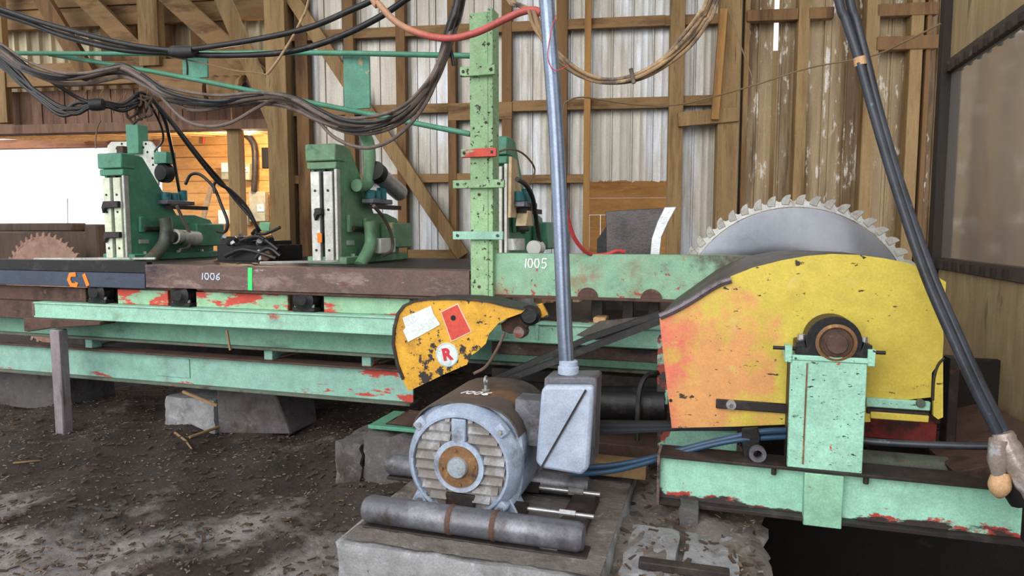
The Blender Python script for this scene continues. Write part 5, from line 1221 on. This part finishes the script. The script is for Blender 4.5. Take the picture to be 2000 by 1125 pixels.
for k, pts in enumerate(([(290, 190, 4.1), (306, 205, 4.2), (322, 235, 4.3), (332, 275, 4.4), (341, 320, 4.6), (350, 372, 5.0)], [(288, 194, 4.1), (300, 215, 4.2), (316, 250, 4.35), (318, 275, 4.5), (306, 290, 4.7), (302, 296, 4.8)], [(294, 190, 4.1), (325, 225, 4.2), (360, 268, 4.35), (395, 312, 4.5), (430, 352, 4.7), (462, 392, 4.8), (490, 425, 4.85), (508, 452, 4.9)], [(296, 192, 4.1), (335, 240, 4.2), (380, 300, 4.4), (425, 355, 4.6), (450, 372, 4.7), (480, 402, 4.8), (500, 440, 4.85), (505, 456, 4.9)], [(362, 360, 5.0), (372, 342, 5.0), (388, 340, 5.0), (405, 352, 5.0), (420, 370, 5.0), (432, 400, 5.0), (444, 432, 5.0), (440, 452, 5.0), (424, 452, 5.0)], [(500, 455, 4.9), (515, 457, 4.88), (530, 452, 4.88), (547, 444, 4.88)], [(420, 378, 4.95), (418, 360, 4.95), (428, 356, 4.95), (450, 372, 4.9), (470, 398, 4.9)])):
    lab = ('black hose dropping to the teal valve of the left knee', 'black hose curling behind the white plate', 'long black hose running down to the valve bank, outer one', 'long black hose running down to the valve bank, inner one', 'black hose arching over from the left knee valve', 'black hose stub on top of the valve bank', 'small black hose loop left of the valve bank')[k]
    hose('hydraulic_hose', 'hose_black', pts, .014 if k != 1 else .009, lab, n=8)
hose('wire', 'wire', [(197, 235, 3.9), (190, 250, 3.9), (187, 272, 3.9), (187, 290, 3.9)], .005, 'thin dark wire dangling left of the white plate', 'wire', n=6)
rnd = random.Random(4)
for k in range(12):      # frayed string hanging in the knot of hoses
    x = 170 + k*11; y = 195 + rnd.uniform(-20, 6)
    hose('twine', 'wood_stick', [(x, y - 8, 4.05), (x + rnd.uniform(-10, 10), y + 12, 4.06), (x + rnd.uniform(-14, 14), y + rnd.uniform(22, 38), 4.08)], .004, 'frayed twine end in the hose knot at the left, strand %s from the left' % ('one', 'two', 'three', 'four', 'five', 'six', 'seven', 'eight', 'nine', 'ten', 'eleven', 'twelve')[k], 'twine', 'frayed twine ends', n=5, k=4)
b = MB(); kt = random.Random(9)
for k in range(10):
    c = P(268 + kt.uniform(-16, 22), 205 + kt.uniform(-6, 32), 4.02)
    pts = [c + Vector((kt.uniform(-.08, .08), kt.uniform(-.03, .03), kt.uniform(-.08, .08))) for _ in range(4)]
    b.tube(smooth(pts, 4), .009, 6)
b.build('hose_knot', 'plank_dk', label='tangled dark knot of ties above the left knee', cat='knot')
hose('rope', 'cable_tan', [(605, -10, 3.3), (590, 35, 3.3), (570, 75, 3.3), (548, 110, 3.3), (528, 138, 3.3), (520, 146, 3.3)], .0075, 'frayed tan rope hanging at the upper left of the wall', 'rope', n=8)
hose('wire', 'wire', [(290, 88, 3.35), (310, 105, 3.35), (390, 122, 3.35), (460, 138, 3.35), (520, 146, 3.3), (526, 170, 3.3)], .004, 'thin wire drooping below the thick black cables', 'wire', n=6)
# red-brown air hose and tan cable loop
hose('air_hose', 'hose_red', [(722, -14, 3.1), (740, 8, 3.1), (770, 40, 3.1), (805, 60, 3.1), (850, 73, 3.1), (890, 74, 3.1), (935, 62, 3.1), (985, 38, 3.1), (1020, 23, 3.1), (1045, 20, 3.08), (1058, 26, 3.06)], .017, 'faded tan to red air hose swagged left of the conduit')
T0 = [(1040, 22), (1050, 55), (1068, 88), (1095, 116), (1130, 142), (1172, 157), (1215, 157), (1258, 144), (1300, 118), (1340, 80), (1372, 38), (1396, -12)]
for k in range(8):
    o = (k - 3.5); pts = []
    for i, (x, y) in enumerate(T0):
        w = 2.4 + 1.4*sin(i*.8 + k); pts.append((x + o*(1.2 if i < 3 or i > 8 else .2)*1.8, y + o*w*(.4 if i < 2 else 1)*.8, 3.05 + .018*((k*3) % 5) + .02*sin(i + k)))
    hose('control_cable', 'cable_tan', pts, .0085, 'tan control cable in the big loop right of the conduit, strand %s' % ('one', 'two', 'three', 'four', 'five', 'six', 'seven', 'eight')[k], 'cable', 'tan cable loop', n=8, k=5)
b = MB(); b.tube([P(1232 + x, 148 + y, 3.02) for x, y in ((0, -14), (3, 0), (6, 15))], .009, 8); b.build('cable_tie', 'hose_grey', label='grey tie round the lowest part of the tan cable loop', cat='cable tie')
for k in range(4):
    hose('control_cable', 'cable_tan', [(985 + k*4, -10, 3.12), (1000 + k*5, 4 + k, 3.12), (1020, 10 + k*3, 3.1), (1045, 18 + k*2, 3.08)], .006, 'tan cable end gathered left of the conduit top, strand %s' % ('one', 'two', 'three', 'four')[k], 'cable', 'tan cable ends', n=6)
hose('wire', 'wire', [(1098, 300, 4.6), (1100, 215, 4.6), (1112, 196, 4.6), (1140, 190, 4.7), (1180, 196, 4.8), (1250, 205, 4.9), (1320, 205, 5.0), (1390, 190, 5.1), (1475, 166, 5.2), (1580, 133, 5.2), (1700, 110, 5.0), (1770, 80, 4.8), (1838, 46, 4.7)], .006, 'slack tan wire strung across the wall to the cab', 'wire', n=6)
hose('wire', 'wire', [(1418, 0, 5.2), (1440, 70, 5.2), (1460, 125, 5.2), (1474, 166, 5.2)], .005, 'thin wire slanting down to the slack wire', 'wire', n=6, k=3)
hose('air_line', 'hose_redthin', [(1104, 398, 3.5), (1110, 430, 3.55), (1122, 465, 3.6), (1140, 488, 3.66), (1160, 498, 3.72), (1185, 497, 3.76), (1205, 490, 3.78), (1220, 492, 3.8)], .012, 'red air line curving onto the light green beam')
# pair of dark pipes slanting down on the right with taped joint
S1 = [(1634, -20, 3.15), (1652, 40, 3.15), (1675, 110, 3.13), (1700, 200, 3.1), (1735, 320, 3.06), (1770, 430, 3.02), (1808, 540, 2.97), (1855, 650, 2.92), (1905, 760, 2.88), (1958, 866, 2.85)]
S2 = [(1656, -20, 3.17), (1672, 40, 3.17), (1690, 110, 3.15), (1712, 200, 3.12), (1746, 320, 3.08), (1782, 430, 3.04), (1822, 540, 2.99), (1870, 650, 2.94), (1920, 760, 2.9), (1972, 862, 2.87)]
hose('slanting_hose', 'hose_navy', S1, .0185, 'dark hose slanting down past the yellow guard, left of the pair', group='slanting hose pair', k=5)
hose('slanting_hose', 'hose_navy', S2, .0185, 'dark hose slanting down past the yellow guard, right of the pair', group='slanting hose pair', k=5)
b = MB(); c = P(1683, 122, 3.12); b.tube([P(1678, 112, 3.13), P(1681, 128, 3.13)], .024, 10); b.build('hose_tape', 'wood_pale', label='pale tape patch high on the slanting hoses', cat='tape')
tj = root('taped_joint', P(1975, 960, 2.84), 'taped foil joint with pale wooden plug at the lower right', 'joint')
b = MB(); b.tube(smooth([P(1958, 845, 2.85), P(1972, 880, 2.84), P(2000, 930, 2.82), P(2030, 985, 2.8)], 4), [.034 + .012*sin(pi*k/12) + .003*sin(k*2.3) for k in range(13)], 14); b.build('foil_wrap', 'tape', tj)
b = MB(); b.tube([P(1950, 858, 2.83), P(1948, 900, 2.83), P(1950, 932, 2.83)], [.03, .034, .02], 12); b.build('foil_strip', 'tape', tj)
b = MB(); b.tube(smooth([P(1956, 922, 2.835), P(1952, 950, 2.83), P(1950, 972, 2.83)], 5), [.026, .03, .033, .035, .037, .037, .035, .031, .026, .019, .008], 16); b.build('wooden_plug', 'wood_pale', tj)
b = MB(); b.tube([P(1960, 900, 2.88), P(1980, 935, 2.88), P(2005, 975, 2.88)], [.04, .06, .06], 12); b.build('dark_gap', 'ink_black', tj)  # black tube drawn for the dark gap between the taped branches

# ------------------------------------------------------------------ far left: rusty blade, stacked timbers, electrical boxes
vR = 6.35
rc_ = P(84, 452, vR); rbz = P(84, 566, vR).z; RR = rc_.z - rbz
rbd = root('circular_saw', (rc_.x, vR, rbz - RR), 'rusty brown circular saw blade at the far left edge', 'saw blade')
b = MB(); b.lathe([(0, -.005), (RR*.92, -.005), (RR*.92, .005), (0, .005)], (rc_.x, vR, rbz), 'y', 80); b.build('disc', 'rust_disc', rbd)
tb2 = MB(); tb2.prism([(-.025, -.05), (.025, -.05), (.022, .022), (.010, .026), (-.012, .004)], 'y', -.008, .008)
o = None
for k in range(44):
    a_ = 2*pi*k/44
    if o is None:
        t0 = MB(); t0.v = [p_ + WLOC[rbd.name] for p_ in tb2.v]; t0.f = tb2.f; o = t0.build('tooth', 'rust_disc', rbd)
    else:
        o = o.copy(); COL.objects.link(o)
    o.location = Vector((rc_.x + RR*.955*cos(a_), vR, rbz + RR*.955*sin(a_))) - WLOC[rbd.name]; o.rotation_euler = (0, pi/2 - a_, 0)
b = MB(); b.box(rc_.x - .1, rc_.x + .1, vR + .006, vR + .1, zk - .6, rbz + .1); b.build('mount', 'dark_steel', rbd)
for i, (x0, x1, y0, y1, v, lab) in enumerate(((-60, 190, 452, 520, 7.0, 'dark heavy timber behind the rusty blade, nearest of the pile'), (-60, 140, 436, 452, 7.3, 'dark weathered timber on top of the pile at the left'), (60, 240, 440, 462, 7.5, 'long dark timber lying behind the left knee'), (170, 196, 438, 700, 6.6, 'dark upright stake beside the left knee'))):
    p0 = P(x0, y1, v); bx('timber_baulk', 'plank_dk', x0, y0, x1, y1, v, .25, label=lab, cat='timber', group='dark timbers at the left opening', bevel=.02)
bx('timber_baulk', 'plank_dk', -60, 515, 430, 640, 7.3, .3, label='dark sill wall below the left opening behind the carriage', cat='timber')
hose('wire', 'wire', [(132, 388, 8.2), (132, 410, 8.2), (133, 470, 7.4)], .006, 'thin upright wire against the bright opening', 'wire', n=5, k=2)
eb = OS - .16
def ebox(name, mt, x0, y0, x1, y1, label, cat, v=eb, d=.12, parts=()):
    rt = root(name, wall2world(WP((x0+x1)/2, y1, v)), label, cat, rz=WANG)
    base = WP((x0+x1)/2, y1, v)
    def one(nm_, m_, a0, b0, a1, b1, o_, dd, bev):
        b = MB(); b.box(WP(a0, b0, o_).x, WP(a1, b0, o_).x, o_, o_ + dd, WP(a0, b1, o_).z, WP(a0, b0, o_).z)
        b.v = [p - base for p in b.v]; b.build(nm_, m_, rt, local=True, bevel=bev)
    one('case', mt, x0, y0, x1, y1, v, d, .01)
    for nm_, m_, a0, b0, a1, b1 in parts: one(nm_, m_, a0, b0, a1, b1, v - .012, .012, 0)
ebox('meter_box', 'box_grey', 431, 334, 449, 351, 'small pale meter box left of the timber post', 'electrical box', parts=(('meter_face', 'box_white', 432, 318, 447, 336),))
ebox('switch_box', 'box_grey', 472, 319, 487, 352, 'upright grey switch box right of the timber post', 'electrical box', parts=(('label_plate', 'box_white', 475, 327, 484, 336), ('emblem', 'ink_black', 478, 330, 481, 333)))
ebox('breaker_panel', 'box_grey', 485, 374, 517, 433, 'large grey breaker panel with white label', 'electrical box', parts=(('label_plate', 'box_white', 502, 399, 515, 413), ('emblem', 'ink_black', 506, 403, 510, 408)))
ebox('socket_box', 'box_grey', 469, 414, 483, 440, 'small grey socket box low beside the timber post', 'electrical box', parts=(('knob', 'ink_black', 474, 421, 477, 424),))
ebox('notice_board', 'box_white', 425, 410, 444, 438, 'white panel low behind the hoses', 'panel')
ebox('motor_stub', 'green', 506, 434, 526, 452, 'green machine block under the breaker panel', 'block', v=eb - .2)
b = MB(); b.tube(smooth([wall2world(WP(x, y, eb)) for x, y in ((462, 258), (478, 262), (490, 272), (497, 290), (498, 330), (496, 374))], 6), .045, 10); b.build('conduit_bend', 'dark_steel', label='dark conduit bending down to the breaker panel', cat='conduit')
b = MB(); b.bar(P(380, 492, 5.75), P(412, 366, 6.6), .05, .05); b.build('leaning_lath', 'wood_pale', label='pale lath leaning behind the left knee', cat='lath', bevel=.004)
b = MB(); b.tube([wall2world(WP(x, y, OS - .06)) for x, y in ((398, 254), (398, 268), (397, 280))], .02, 6); b.build('hang_tag', 'sticker_red', label='bright orange tag hanging on the siding', cat='tag')

# ------------------------------------------------------------------ ground litter
def stick(a0, a1, r, label, z=.01):
    p = F(*a0, z + gz(0, 4)*0); q = F(*a1, z); 
    p.z = gz(p.x, p.y) + r; q.z = gz(q.x, q.y) + r*1.5
    m = (p + q)/2 + Vector((.02, 0, .004)); b = MB(); b.tube([p, m, q], [r, r*.9, r*.6], 7); b.build('stick', 'wood_stick', label=label, cat='stick', group='sticks on the floor')
stick((370, 850), (480, 812), .012, 'long tan stick lying right of the pale pier block')
stick((342, 843), (374, 864), .01, 'short tan stick in front of the pale pier block')
stick((26, 909), (78, 900), .007, 'small pale stick on the dark floor at the left')
b = MB(); b.bar(P(357, 765, 3.9), P(424, 792, 3.85), .012, .018); b.build('stick', 'wood_stick', label='bark strip hanging over the pale pier block', cat='stick')
b = MB(); b.bar(P(443, 645, 3.715), P(450, 684, 3.715), .012, .012); b.build('stick', 'wood_stick', label='splinter hanging below the pale mint channel', cat='stick')
def chips(name, mt, n, seed, u0, u1, v0, v1, lmin, lmax, label):
    rnd = random.Random(seed); b = MB()
    for _ in range(n):
        t = rnd.random(); v = v0 + (v1 - v0)*t*t; u = rnd.uniform(u0, u1)
        if PIT[0] - .02 < u < PIT[1] and PIT[2] < v < PIT[3]: continue
        if -1.5 < u < -.34 and 2.3 < v < 3.6: continue
        z = gz(u, v) + .012
        if -.42 < u < .2 and 1.9 < v < 4.1: z = max(z, .215)
        l = rnd.uniform(lmin, lmax); w = l*rnd.uniform(.15, .4); a_ = rnd.uniform(0, pi)
        d = Vector((cos(a_), sin(a_), rnd.uniform(-.25, .25)))*l/2; c = Vector((u, v, z))
        b.bar(c - d, c + d, w, .003 + w*.15)
    return b.build(name, mt, label=label, kind='stuff')
chips('wood_chips', 'chip_a', 5200, 1, -6.5, 1.2, 1.6, 5.9, .006, .028, 'tan wood chips and sawdust strewn over the floor')
chips('wood_chips', 'chip_b', 7500, 2, -6.5, 1.2, 1.6, 5.9, .01, .05, 'brown bark flakes strewn over the floor')
chips('wood_chips', 'chip_c', 2600, 3, -6.0, 1.2, 1.6, 5.0, .005, .022, 'pale grey chips strewn over the floor')
